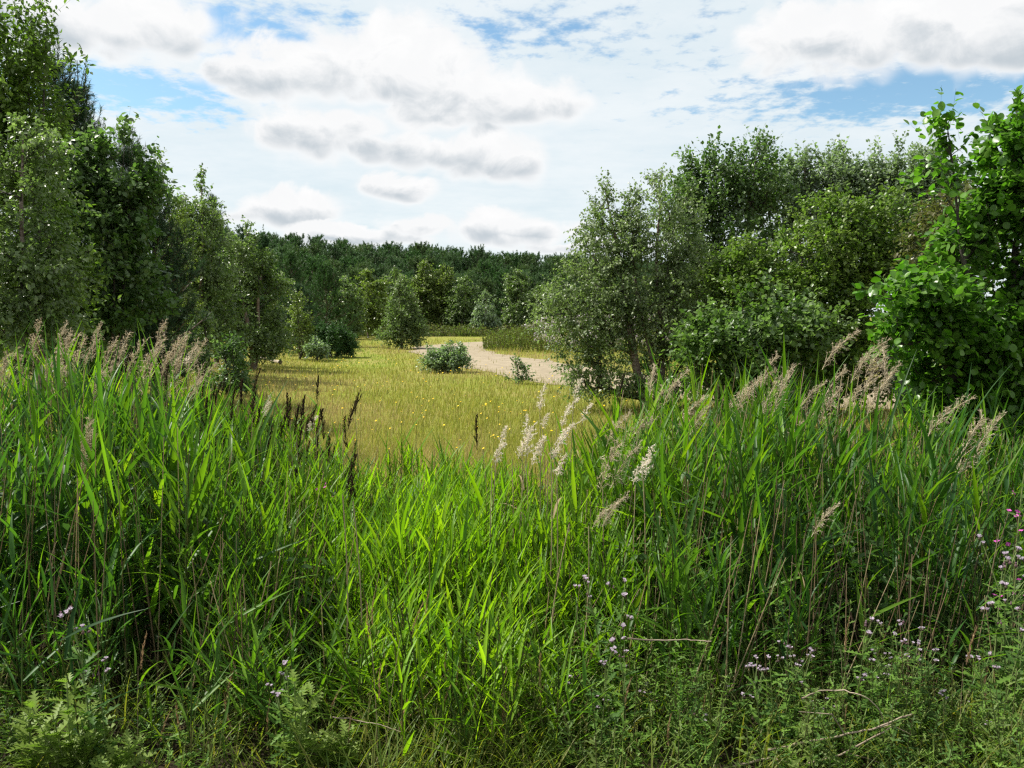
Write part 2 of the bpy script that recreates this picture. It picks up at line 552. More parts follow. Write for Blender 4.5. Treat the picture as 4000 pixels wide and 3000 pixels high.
def broadleaf(name, label, d, base_px, tops, blobs, ncl, leaf, cols, seed, tmpl=DIAMOND, group=None, cat='tree', twigs=7, per=9, twig_len=.5,
              hang=0.2, up=0.5, mat='leaf', bark='bark', r0=.0045, sides=6, lift=0.0, single_leaves=0, jit=.2, base_y=None, leafname='crown', flat=.8):
    """tops: trunk tips in px; blobs: (px, py, rx, ry[, depth offset]) of the crown in px at distance d"""
    leaf, ncl = leaf * 1.22, int(ncl * 1.15)
    R = np.random.default_rng(seed)
    s = d / F_PX
    bx = (base_px - 2000) * s
    by = d if base_y is None else base_y
    bz = float(ground_z(bx, by))
    B = np.array([bx, by, bz])
    root = thing(name, label, cat, tuple(B), group)
    nodes, par, tr = [], [], []
    trunk_nodes = []
    for k, tp in enumerate(tops):
        top = P(tp[0], tp[1], d + (tp[2] if len(tp) > 2 else 0)) - B
        st = np.array([R.normal() * .12 * (k > 0), R.normal() * .12 * (k > 0), -0.1])
        n = max(7, int(np.linalg.norm(top - st) / .45))
        prev = -1
        wob = R.normal(size=(2, 3)) * .035 * top[2]
        for i in range(n + 1):
            t = i / n
            b = st * (1 - t) + top * t + np.array([wob[0, 0] * math.sin(t * 3.1) + wob[0, 1] * math.sin(t * 6.3), wob[1, 0] * math.sin(t * 3.1) + wob[1, 1] * math.sin(t * 6.3), 0]) * (1 - t * t)
            nodes.append(b)
            par.append(prev)
            tr.append(True)
            prev = len(nodes) - 1
            trunk_nodes.append(prev)
    # cluster centres
    bl = []
    for b in blobs:
        c = P(b[0], b[1], d + (b[4] if len(b) > 4 else 0)) - B
        rx, rz = b[2] * s, b[3] * s
        bl.append((c, np.array([rx, (b[5] if len(b) > 5 else max(rx, .8 * rz)) * flat, rz])))
    vol = np.array([q[1].prod() ** .8 for q in bl])
    ch = R.choice(len(bl), ncl, p=vol / vol.sum())
    C0 = np.array([bl[i][0] for i in ch])
    RR = np.array([bl[i][1] for i in ch])
    off = rvec(R, ncl) * (R.random((ncl, 1)) ** .42)
    Cn = C0 + off * RR
    out = norm(off * np.array([1, 1, .8]))
    ext, exto = [], []
    for tp in tops:
        top = P(tp[0], tp[1], d + (tp[2] if len(tp) > 2 else 0)) - B
        for q in range(5):
            ext.append(top - np.array([0, 0, q * .13 * top[2] * .35]) + R.normal(size=3) * (.02 + .05 * q))
            exto.append((R.normal() * .3, R.normal() * .3, 1))
    Cn, out = np.concatenate([Cn, ext]), norm(np.concatenate([out, exto]))
    wl = max(1.0, .09 * d) * (1.15 if cat == 'tree' else .7)
    fld = np.zeros(len(Cn))
    for q in range(8):
        kv = rvec(R, 1)[0] * 6.28 / (wl * (.8 + .8 * R.random()))
        fld += np.sin(Cn @ kv + R.random() * 6.28)
    keep = (Cn[:, 2] > .12 + lift) & ((fld > -1.5) | (R.random(len(Cn)) < .25) | (np.arange(len(Cn)) >= ncl))
    Cn, out = Cn[keep], out[keep]
    ax = np.array([nodes[i] for i in trunk_nodes])
    dist = np.sqrt(((Cn[:, None, :2] - ax[None, :, :2]) ** 2).sum(-1)).min(1)
    order = np.argsort(dist)
    N = np.zeros((len(nodes) + 4 * len(Cn), 3))
    N[:len(nodes)] = nodes
    cnt = len(nodes)
    tips = np.zeros(len(Cn), int)
    for ci in order:
        c = Cn[ci]
        dv = c - N[:cnt]
        cost = np.sqrt((dv ** 2).sum(1)) + 1.1 * np.maximum(0, .15 - dv[:, 2]) + .15 * np.maximum(0, dv[:, 2] - 1.5)
        j = int(cost.argmin())
        p0 = N[j]
        L = np.linalg.norm(c - p0)
        prev = j
        m = 3 if L > .5 else 2
        side = R.normal(size=3) * .06 * L
        for q in range(1, m + 1):
            t = q / m
            p = p0 * (1 - t) + c * t + (side + np.array([0, 0, -.10 * L])) * math.sin(math.pi * t)
            N[cnt] = p
            par.append(prev)
            tr.append(False)
            prev = cnt
            cnt += 1
        tips[ci] = prev
    N = N[:cnt]
    par = np.array(par)
    wt = np.zeros(cnt)
    wt[tips] += 1
    for i in range(cnt - 1, -1, -1):
        if par[i] >= 0:
            wt[par[i]] += wt[i]
    rad = r0 * np.sqrt(np.maximum(wt, .6)) * np.clip(B[1] / 14, .9, 1.6)
    trm = np.array(tr)
    idx = np.where(par >= 0)[0]
    g = Geo()
    a = idx[trm[idx]]
    g.segs(N[par[a]], N[a], rad[par[a]], rad[a], sides, (.1, .08, .06))
    g.obj('trunk', M[bark], root, True)
    g = Geo()
    a = idx[~trm[idx]]
    pr = np.minimum(rad[par[a]], rad[a] * 1.6)
    g.segs(N[par[a]], N[a], pr, rad[a], 4, (.1, .08, .06))
    # twigs and leaves
    n = len(Cn)
    td = norm(np.repeat(out, twigs, 0) * .75 + np.array([0, 0, up]) + rvec(R, n * twigs) * .75)
    ts = np.repeat(Cn, twigs, 0) + R.normal(size=(n * twigs, 3)) * .05
    tl = twig_len * (.45 + .8 * R.random(n * twigs))
    te = ts + td * tl[:, None] + np.array([0, 0, -1]) * (hang * tl * tl / twig_len)[:, None] * .5
    tw = max(.0013, .00010 * d)
    g.segs(ts, te, tw, tw * .6, 3, (.1, .08, .06))
    tag(g.obj('branches', M['twig'], root), kind='stuff')
    nl = n * twigs * per
    ti = np.repeat(np.arange(n * twigs), per)
    t = np.tile((np.arange(per) + .5) / per, n * twigs) + R.normal(size=nl) * .04
    lp = ts[ti] * (1 - t[:, None]) + te[ti] * t[:, None] + rvec(R, nl) * (leaf * .35)
    ld = norm(td[ti] * .55 + rvec(R, nl) * .75 + np.array([0, 0, -hang * 1.5]))
    lu = norm(np.array([0, 0, 1.]) + rvec(R, nl) * .75)
    ls = leaf * (.6 + .65 * R.random(nl))
    ccol = pick(R, cols, n, jit * .6)
    lc = np.repeat(ccol, twigs * per, 0) * .6 + pick(R, cols, nl, jit) * .4
    fr = frames(ld, lu)
    if single_leaves:
        # the leaves that face the camera most openly become single objects
        front = (-lp[:, 1]) * 1.0 + R.random(nl) * .7
        wx = (lp[:, 0] + B[0]) / (lp[:, 1] + B[1])
        front[wx > .62] = -99
        big = np.argsort(-front)[:single_leaves]
        proto = []
        for q in range(5):
            gg = Geo()
            gg.add(tmpl[0], tmpl[1], pick(R, cols, 1, jit)[0])
            proto.append(gg.mesh('leaf', M[mat]))
        for w, q in enumerate(big):
            o = put(proto[w % 5], 'leaf', root)
            m = np.eye(4)
            m[:3, :3] = fr[q].T * ls[q]
            m[:3, 3] = lp[q]
            o.matrix_local = Matrix(m.tolist())
        rest = np.ones(nl, bool)
        rest[big] = False
        lp, fr, ls, lc = lp[rest], fr[rest], ls[rest], lc[rest]
    g = Geo()
    g.scatter(tmpl[0], tmpl[1], lp, fr, ls, lc)
    tag(g.obj(leafname, M[mat], root), kind='stuff')
    return root


def needles(g, p0, p1, per, length, width, cols, R, jit=.2, spread=.75):
    """bottle-brush shoots: thin triangles set round each shoot"""
    n = len(p0)
    i = np.repeat(np.arange(n), per)
    t = R.random(n * per)
    d = norm(p1 - p0)
    pos = p0[i] * (1 - t[:, None]) + p1[i] * t[:, None]
    nd = norm(d[i] * (1 - .35 * spread) + rvec(R, n * per) * spread)
    side = norm(np.cross(nd, rvec(R, n * per))) * (width * .5)
    L = length * (.7 + .5 * R.random(n * per))
    V = np.stack([pos - side, pos + side, pos + nd * L[:, None]], 1).reshape(-1, 3)
    c = pick(R, cols, n, jit)[i]
    g.add(V, np.arange(len(V)).reshape(-1, 3), np.repeat(c, 3, 0))


def pine_parts(R, h, rb, whorls, per_whorl, per, nlen, nwid, cols, spire=1.0, low=.06, side_n=4, shape=.72, candle=1.0):
    """geometry of a young pine about its own base; returns trunk, branches, needles"""
    gt, gb, gn = Geo(), Geo(), Geo()
    zs = np.linspace(0, h, 14)
    wob = R.normal(size=(2,)) * .02 * h
    ax = np.stack([wob[0] * np.sin(zs / h * 3), wob[1] * np.sin(zs / h * 2.6), zs], 1)
    rr = (.012 * h + .02) * (1 - zs / h) + .012
    ax[0, 2] = -.1
    gt.segs(ax[:-1], ax[1:], rr[:-1], rr[1:], 6, (.08, .06, .04))
    s0, s1 = [], []
    b0, b1, br = [], [], []
    for w in range(whorls):
        t = low + (1 - low) * (w + .5 * R.random()) / whorls
        z = t * h
        L0 = rb * min(1.0, (1 - t) ** shape * 1.15 + .05) * (.75 + .4 * R.random())
        c = np.array([np.interp(z, zs, ax[:, k]) for k in range(3)])
        ph = R.random() * 6.3
        for b in range(per_whorl):
            a = ph + b * 2 * math.pi / per_whorl + R.normal() * .25
            L = L0 * (.7 + .5 * R.random())
            el = .15 + .75 * t + R.normal() * .12
            dr = np.array([math.cos(a) * math.cos(el), math.sin(a) * math.cos(el), math.sin(el)])
            p = [c + dr * L * u + np.array([0, 0, .20 * L * u * u]) for u in (0, .35, .7, 1)]
            b0 += p[:3]
            b1 += p[1:]
            br += [.006 + .012 * L] * 3
            for q in range(int(side_n * (1 + L))):
                u = .3 + .7 * R.random()
                st = c + dr * L * u + np.array([0, 0, .2 * L * u * u])
                sd = norm(dr * .5 + R.normal(size=3) * .5 + np.array([0, 0, .55]))
                sl = (.16 + .22 * R.random()) * (1 + .35 * (1 - u) * L)
                s0.append(st)
                s1.append(st + sd * sl)
            # upright candle at the tip
            s0.append(p[3])
            s1.append(p[3] + norm(dr * .35 + np.array([0, 0, 1.])) * (.22 + .18 * R.random()) * (1 + (candle - 1) * (t > .45)))
    lead = .35 * spire * candle
    s0.append(ax[-1])
    s1.append(ax[-1] + np.array([0, 0, lead]))
    for q in range(4):
        s0.append(ax[-1] - np.array([0, 0, .05]))
        s1.append(ax[-1] + np.array([R.normal() * .14, R.normal() * .14, .2 + .12 * R.random()]))
    s0, s1 = np.array(s0), np.array(s1)
    gb.segs(b0, b1, np.array(br), np.array(br) * .6, 3, (.08, .06, .04))
    gb.segs(s0, s1, .006, .004, 3, (.08, .06, .04))
    needles(gn, s0, s1, per, nlen, nwid, cols, R)
    return gt, gb, gn


def pine(name, label, px, top, d, rb_px, seed, cols, group=None, per=46, whorls=17, spire=1.0, nwid=.010, candle=1.0):
    R = np.random.default_rng(seed)
    s = d / F_PX
    x = (px - 2000) * s
    z0 = float(ground_z(x, d))
    h = float(P(px, top, d)[2] - z0)
    root = thing(name, label, 'tree', (x, d, z0), group)
    gt, gb, gn = pine_parts(R, h, rb_px * s, whorls, 6, per, .12, nwid, cols, spire, side_n=5, candle=candle)
    gt.obj('trunk', M['pine_bark'], root, True)
    tag(gb.obj('branches', M['pine_bark'], root), kind='stuff')
    tag(gn.obj('crown', M['needle'], root), kind='stuff')
    return root


# leaf colours, linear base colours
SALLOW = [(.105, .175, .024), (.135, .215, .034), (.075, .125, .024), (.19, .25, .08)]
ASPEN = [(.080, .145, .038), (.105, .18, .05), (.17, .23, .12), (.05, .10, .024)]
BIRCH = [(.11, .17, .050), (.15, .21, .07), (.075, .12, .034), (.22, .27, .14)]
BIRCHY = [(.145, .195, .045), (.18, .22, .055), (.105, .155, .038)]
ALDER = [(.075, .185, .014), (.11, .235, .020), (.045, .125, .014), (.15, .27, .05)]
WILLOW = [(.20, .26, .16), (.27, .33, .24), (.13, .18, .095)]
MAPLE = [(.105, .175, .030), (.15, .225, .040), (.065, .125, .024), (.18, .24, .06)]
PINE = [(.026, .060, .026), (.038, .080, .032), (.050, .098, .042)]
PINEL = [(.048, .110, .030), (.066, .14, .036), (.040, .090, .030)]
PINEB = [(.060, .105, .075), (.080, .13, .09), (.048, .088, .052)]

# --- left side
broadleaf('sallow_tree', 'tall sallow reaching highest at the left edge, pale wind-blown leafy shoots on top', 12.5, 20,
          [(185, 70), (110, 120), (30, 95), (-120, 150)], [(20, 430, 170, 300), (-120, 500, 240, 330), (100, 260, 80, 150), (40, 800, 230, 330), (40, 1150, 280, 260)],
          330, .080, SALLOW, 11, SALLOWLEAF, twigs=7, per=9, twig_len=.55, up=.9, lift=.2)
broadleaf('aspen_tree', 'broad rounded leafy tree with glinting leaves in front of the dark pines', 15.0, 380,
          [(490, 540), (400, 590), (545, 650)], [(440, 720, 140, 160), (290, 790, 140, 170), (490, 820, 110, 160), (330, 950, 230, 250), (420, 1180, 230, 200), (250, 1250, 220, 150)],
          330, .085, ASPEN, 12, OVAL, twigs=7, per=9, twig_len=.5, up=.7)
broadleaf('birch_tree', 'small-leaved birch at the left edge below the tall sallow', 11.0, 60,
          [(90, 520)], [(90, 760, 150, 260), (60, 1050, 200, 260), (40, 1280, 210, 150), (150, 950, 120, 200)], 280, .055, BIRCH, 13, twigs=7, per=11, twig_len=.42, hang=.5, bark='birch_bark')
pine('pine_tree', 'dark pine whose candle tips stand up behind the sallow', 268, 285, 16.5, 260, 14, PINE, per=52, whorls=22, candle=1.9)
pine('pine_tree', 'dark pine with upright shoots behind the broad rounded tree', 360, 380, 17.0, 240, 15, PINE, per=52, whorls=20, candle=1.9)
pine('pine_tree', 'dark pine with long curved bare shoots at its top right', 530, 600, 18.0, 210, 16, PINE, per=52, whorls=19, candle=1.9)
pine('pine_tree', 'darkest full pine left of the pale birches', 595, 700, 18.5, 200, 17, PINE, per=60, whorls=18, candle=1.6)
broadleaf('birch_tree', 'slender birch with a thin bare wispy tip beside the dark pine', 23.0, 640,
          [(632, 625)], [(650, 880, 60, 140), (680, 1050, 100, 200), (690, 1250, 110, 150)], 130, .07, BIRCHY, 18, twigs=6, per=9, twig_len=.4, hang=.4, bark='birch_bark')
broadleaf('birch_tree', 'pale birch with feathery top standing right of the dark pines', 25.0, 790,
          [(785, 690), (740, 830)], [(780, 860, 80, 130), (770, 1000, 130, 150), (800, 1150, 150, 170), (790, 1300, 160, 110)], 280, .075, BIRCH, 19,
          twigs=7, per=10, twig_len=.48, hang=.5, bark='birch_bark')
pine('pine_tree', 'dark pine crown showing behind the pale feathery birch', 845, 790, 31.0, 120, 20, PINE, per=40, whorls=16, nwid=.014)
broadleaf('birch_tree', 'dark-based birch at the meadow edge with pale upper leaves', 30.0, 985,
          [(965, 895), (1030, 1010)], [(950, 1030, 70, 120), (1010, 1130, 100, 120), (960, 1220, 130, 130), (1010, 1310, 120, 80), (985, 1370, 110, 45)], 270, .085, BIRCH, 21,
          twigs=7, per=10, twig_len=.5, hang=.4, bark='birch_bark')
pine('pine_tree', 'pine with a single dark spike rising above the skyline', 1043, 940, 44.0, 95, 22, PINE, per=60, whorls=17, spire=2.4, nwid=.03)
pine('pine_tree', 'bushy pine behind the meadow-edge birch', 1140, 1000, 47.0, 120, 23, PINEL, per=40, whorls=15, nwid=.02)
pine('pine_tree', 'light green bushy pine at the far end of the left tree line', 1270, 1045, 52.0, 120, 24, PINEL, per=44, whorls=15, nwid=.02)
pine('pine_tree', 'low dark pine filling the gap left of the bent pine', 1170, 1130, 41.0, 95, 25, PINE, per=44, whorls=13, nwid=.016)
broadleaf('rowan_tree', 'low yellowish sapling at the edge of the left tree line', 38.0, 1165, [(1165, 1160)], [(1170, 1230, 40, 70), (1165, 1320, 45, 70)], 60, .09, BIRCHY, 26,
          twigs=5, per=8, twig_len=.4)
broadleaf('birch_sapling', 'shiny-leaved sapling standing at the reed bed edge by the left trees', 20.0, 905, [(905, 1345), (880, 1390)],
          [(905, 1430, 50, 80), (900, 1520, 70, 70)], 60, .07, ASPEN, 27, OVAL, twigs=5, per=8, twig_len=.28, lift=.0, flat=1)
broadleaf('birch_sapling', 'dark slender sapling with bare stem left of the shiny one', 22.0, 800, [(800, 1250)], [(800, 1330, 40, 80), (790, 1420, 40, 50)], 50, .07, BIRCH, 28,
          twigs=5, per=8, twig_len=.3)
# more of the wood edge
pine('pine_tree', 'dense dark pine between the two pale birches', 900, 930, 33.0, 110, 29, PINE, per=44, whorls=15, nwid=.014)
pine('pine_tree', 'dark pine low behind the pale feathery birch', 700, 860, 27.0, 150, 30, PINE, per=44, whorls=16, nwid=.012)

# --- middle distance
MID = [  # px, top, base depth, crown blobs, colours, label
    (1440, 1065, 74, [(1440, 1160, 75, 90), (1450, 1250, 75, 60)], BIRCHY, 'yellowing birch in front of the far pines'),
    (1350, 1100, 70, [(1350, 1200, 60, 90), (1345, 1270, 60, 50)], BIRCH, 'dull green birch left of the yellowing one'),
    (1545, 1060, 84, [(1545, 1130, 45, 70), (1545, 1200, 50, 80)], BIRCH, 'pale birch rising behind the freestanding meadow tree'),
    (1655, 1030, 90, [(1655, 1085, 38, 55), (1660, 1170, 50, 90)], BIRCHY, 'yellowish birch whose top breaks into the pines, left one of a pair'),
    (1728, 1045, 90, [(1728, 1095, 40, 55), (1730, 1180, 55, 90)], BIRCHY, 'yellowish birch whose top breaks into the pines, right one of a pair'),
    (1810, 1095, 88, [(1810, 1165, 50, 70), (1800, 1240, 60, 60)], BIRCH, 'dark green birch behind the bend of the path'),
    (1898, 1150, 84, [(1898, 1210, 34, 62), (1900, 1265, 46, 45)], WILLOW, 'small bright conical birch against the dark wood edge'),
    (2020, 1065, 88, [(2020, 1120, 40, 60), (2025, 1200, 55, 100)], BIRCH, 'drooping birch at the wood edge above the flower bank'),
    (2120, 1130, 86, [(2120, 1190, 50, 70), (2120, 1260, 60, 50)], BIRCH, 'birch half hidden behind the leaning right-hand birch'),
]
for q, (px, top, d, bl, cols, lab) in enumerate(MID):
    broadleaf('birch_tree', lab, d, px, [(px, top)], bl, 130, .20, cols, 60 + q, twigs=6, per=7, twig_len=.75, hang=.5, bark='birch_bark', group='birches along the far wood edge')
broadleaf('birch_tree', 'freestanding small tree alone in the meadow left of the path', 49.0, 1570, [(1565, 1100), (1600, 1170)],
          [(1565, 1170, 40, 60), (1570, 1240, 68, 60), (1585, 1300, 85, 50), (1530, 1310, 50, 35), (1620, 1270, 40, 35)], 170, .10, BIRCH, 40, twigs=7, per=9, twig_len=.5, bark='birch_bark', hang=.3)
bent = broadleaf('pine_bush', 'bent low pine sprawling at the end of the left tree line', 40.0, 1310, [(1330, 1290), (1260, 1290)],
                 [(1300, 1325, 85, 45), (1250, 1310, 55, 40), (1340, 1350, 45, 40)], 150, .10, PINEL, 41, SLIM, cat='bush', twigs=8, per=12, twig_len=.3, mat='needle', up=.3)
broadleaf('willow_bush', 'grey green willow bush beside the sandy path', 29.0, 1740, [(1800, 1358), (1690, 1388), (1760, 1365), (1730, 1380)],
          [(1740, 1410, 70, 38), (1690, 1425, 45, 28), (1795, 1405, 35, 36), (1760, 1390, 40, 25)], 120, .062, [(.20, .27, .15), (.28, .35, .24), (.13, .19, .08)], 42, OVAL, cat='bush', twigs=6, per=8, twig_len=.25, flat=1)
broadleaf('willow_sapling', 'thin dark sapling in the meadow between path and willow bush', 24.5, 2030, [(2020, 1425), (2050, 1450)],
          [(2030, 1455, 35, 30), (2005, 1480, 40, 22), (2060, 1480, 30, 15)], 14, .06, ASPEN, 43, OVAL, cat='bush', twigs=4, per=6, twig_len=.22, flat=1)
broadleaf('low_bush', 'pale round bush in front of the bent pine', 37.0, 1235, [(1235, 1340)], [(1235, 1370, 45, 28)], 40, .09, WILLOW, 44, OVAL, cat='bush', twigs=5, per=7, twig_len=.25, flat=1)

# --- right side
broadleaf('birch_tree', 'loose twin-stemmed birch standing in the meadow right of the path', 17.5, 2560,
          [(2585, 690), (2360, 730), (2470, 900)], [(2400, 950, 150, 200), (2580, 900, 160, 200), (2330, 1200, 200, 200), (2560, 1200, 240, 220), (2700, 1150, 130, 200),
                                                    (2200, 1230, 110, 120), (2480, 1420, 270, 130), (2300, 1400, 140, 130), (2640, 1430, 160, 120), (2330, 830, 70, 90), (2480, 1530, 250, 60), (2450, 1050, 230, 200)],
          800, .054, [(.13, .185, .065), (.18, .235, .10), (.085, .13, .04), (.25, .30, .17)], 45, DIAMOND, twigs=7, per=9, twig_len=.45, hang=.55, bark='birch_bark', lift=.3)
broadleaf('poplar_tree', 'tall open-crowned tree with sky gaps behind the twin-stemmed birch', 23.0, 2820,
          [(2790, 585), (2960, 560), (2690, 690)], [(2790, 750, 140, 150), (2950, 720, 130, 150), (2700, 850, 110, 150), (2850, 980, 190, 170), (2900, 1200, 220, 160), (2750, 1150, 150, 150)],
          640, .080, ASPEN, 46, OVAL, twigs=6, per=8, twig_len=.6, up=.8)
broadleaf('grey_willow_tree', 'silvery grey-leaved willow rising behind the yellow green maple', 24.0, 3200,
          [(3280, 590), (3140, 620), (3080, 650)], [(3250, 740, 150, 130), (3120, 770, 120, 130), (3200, 920, 200, 150), (3080, 980, 120, 150), (3020, 800, 110, 120), (3350, 760, 90, 110)], 560, .08, WILLOW, 47, OVAL,
          twigs=7, per=9, twig_len=.55, up=.8)
broadleaf('grey_willow_tree', 'silvery grey-leaved willow with rounded top beside the big alder', 24.0, 3500,
          [(3510, 590), (3430, 610), (3600, 620)], [(3500, 720, 130, 120), (3620, 740, 100, 130), (3560, 900, 170, 150), (3400, 780, 100, 120), (3680, 800, 100, 130)], 520, .08, WILLOW, 48, OVAL,
          twigs=7, per=9, twig_len=.55, up=.8)
broadleaf('field_maple_tree', 'dense yellow green maple filling the right bank between willows and reeds', 16.5, 3250,
          [(3260, 800), (3450, 800), (3120, 900), (3000, 1000)], [(3250, 950, 180, 160), (3450, 930, 170, 150), (3120, 1080, 170, 170), (3350, 1130, 230, 180), (3000, 1150, 190, 200), (2880, 1100, 120, 150),
                                                     (3550, 1050, 120, 150), (3200, 1330, 260, 150), (3450, 1330, 200, 130), (3180, 1500, 260, 90), (3000, 1480, 160, 90), (3480, 1480, 120, 90)],
          980, .066, MAPLE, 49, OVAL, twigs=7, per=9, twig_len=.38, up=.45)
broadleaf('aspen_bush', 'low aspen thicket with pale shiny leaves at the foot of the maple', 14.0, 2900,
          [(2900, 1170), (3020, 1120), (2760, 1260)], [(2860, 1330, 190, 90), (3040, 1270, 130, 110), (3180, 1330, 120, 80), (2800, 1330, 130, 110), (2980, 1400, 200, 130), (2780, 1450, 120, 90), (3000, 1540, 220, 80)],
          270, .075, [(.095, .165, .04), (.20, .27, .13), (.065, .12, .032), (.11, .18, .035)], 50, OVAL, cat='bush', mat='glossy_leaf', twigs=6, per=8, twig_len=.36)
broadleaf('birch_tree', 'brownish birch showing between maple and big alder', 13.0, 3700, [(3690, 800), (3800, 760)],
          [(3700, 950, 120, 150), (3800, 900, 120, 130), (3720, 1130, 120, 150)], 150, .055, [(.10, .11, .035), (.12, .11, .04), (.08, .10, .03)], 51, twigs=7, per=9, twig_len=.4, hang=.5, bark='birch_bark')
pine('pine_tree', 'blue grey young pine peeping out behind the big alder', 3640, 1040, 13.5, 130, 52, PINEB, per=46, whorls=11)
broadleaf('alder_tree', 'big near alder with round dark green leaves at the right edge', 9.0, 3960,
          [(3970, 400), (3700, 490, -.3), (4120, 360), (4000, 640)],
          [(3970, 600, 90, 150), (3780, 680, 90, 80, -.2), (3700, 540, 30, 50, -.3), (4050, 800, 180, 180), (3880, 850, 120, 110), (3900, 1080, 190, 150), (3640, 1150, 130, 70, -.5),
           (3520, 1170, 90, 45, -.6), (3470, 1150, 50, 30, -.7), (3750, 1250, 170, 100, -.3), (3950, 1330, 200, 150), (3700, 1400, 160, 110), (3560, 1300, 90, 70, -.4), (3850, 1520, 230, 100), (4080, 1000, 120, 220), (3790, 970, 100, 100), (3980, 1650, 200, 100), (3760, 1620, 150, 90)],
          900, .070, ALDER, 53, ROUND, twigs=5, per=6, twig_len=.27, up=.35, hang=.15, mat='glossy_leaf', single_leaves=300, lift=.05)

# --- far pine plantation
FARPB = [(.075, .125, .040), (.095, .15, .048), (.06, .105, .040)]
FARP = [(.058, .112, .042), (.078, .138, .050), (.070, .125, .058)]


def far_pines():
    R = np.random.default_rng(70)
    protos, kids = [], {}
    for q in range(6):
        root = thing('plantation_pine', 'dark pine in the body of the distant plantation, below the skyline', 'tree', (0, 0, 0), 'pines of the distant plantation')
        gt, gb, gn = pine_parts(R, 7.0, 2.1 + .3 * R.random(), 13, 7, 20, .22, .05, (FARP, PINEL, FARP, FARPB, FARP, FARPB)[q], .9, side_n=4, shape=.42)
        gt.obj('trunk', M['pine_bark'], root, True)
        tag(gb.obj('branches', M['pine_bark'], root), kind='stuff')
        tag(gn.obj('crown', M['needle'], root), kind='stuff')
        protos.append(root)
    kids = kids_of(*protos)
    used = [False] * 6
    spots = []
    y = 93.0
    while y < 158:
        step = 2.8 + (y - 93) * .02
        xa = -.40 * y - 2
        xb = .23 * y
        x = xa + R.random() * step
        while x < xb:
            spots.append((x + R.normal() * .6, y + R.normal() * .8))
            x += step * (.85 + .3 * R.random())
        y += 4.6 + (y - 93) * .05
    # the strip of nearer pines on the left, behind the birches
    for (px, d) in [(1230, 72), (1300, 78), (1130, 66), (1180, 80), (1390, 86), (1060, 70), (1480, 88), (980, 75), (1600, 91), (900, 62), (820, 58), (1010, 58)]:
        spots.append(((px - 2000) / F_PX * d, d))
    spots.sort(key=lambda s: s[1])
    for k, (x, y) in enumerate(spots[:296]):
        q = int(R.integers(0, 6))
        if used[q]:
            o = copy_tree(protos[q], kids)
        else:
            o, used[q] = protos[q], True
        h = 5.6 + 3.2 * float(sstep(np.array(y), 90, 135)) + R.normal() * .32
        if y < 89:
            h = 6.6 + R.normal() * .4
        o['label'], o['group'] = 'dark pine in the body of the distant plantation, below the skyline', 'pines of the distant plantation'
        if y < 89:
            o['label'], o['group'] = 'dark pine between the left birches and the distant plantation', 'pines behind the left birches'
        elif y < 97:
            o['label'], o['group'] = 'dark pine in the front row of the distant plantation', 'front row of the distant plantation'
        elif y > 138:
            o['label'], o['group'] = 'dark pine on the skyline of the distant plantation', 'skyline pines of the distant plantation'
        s = h / 7.0
        o.location = (x, y, float(ground_z(x, y)))
        o.rotation_euler = (0, 0, R.random() * 6.28)
        o.scale = (s * (1.05 + .1 * R.random()),) * 2 + (s,)
    print('far pines', len(spots))


far_pines()

# ------------------------------------------------------------------ meadow


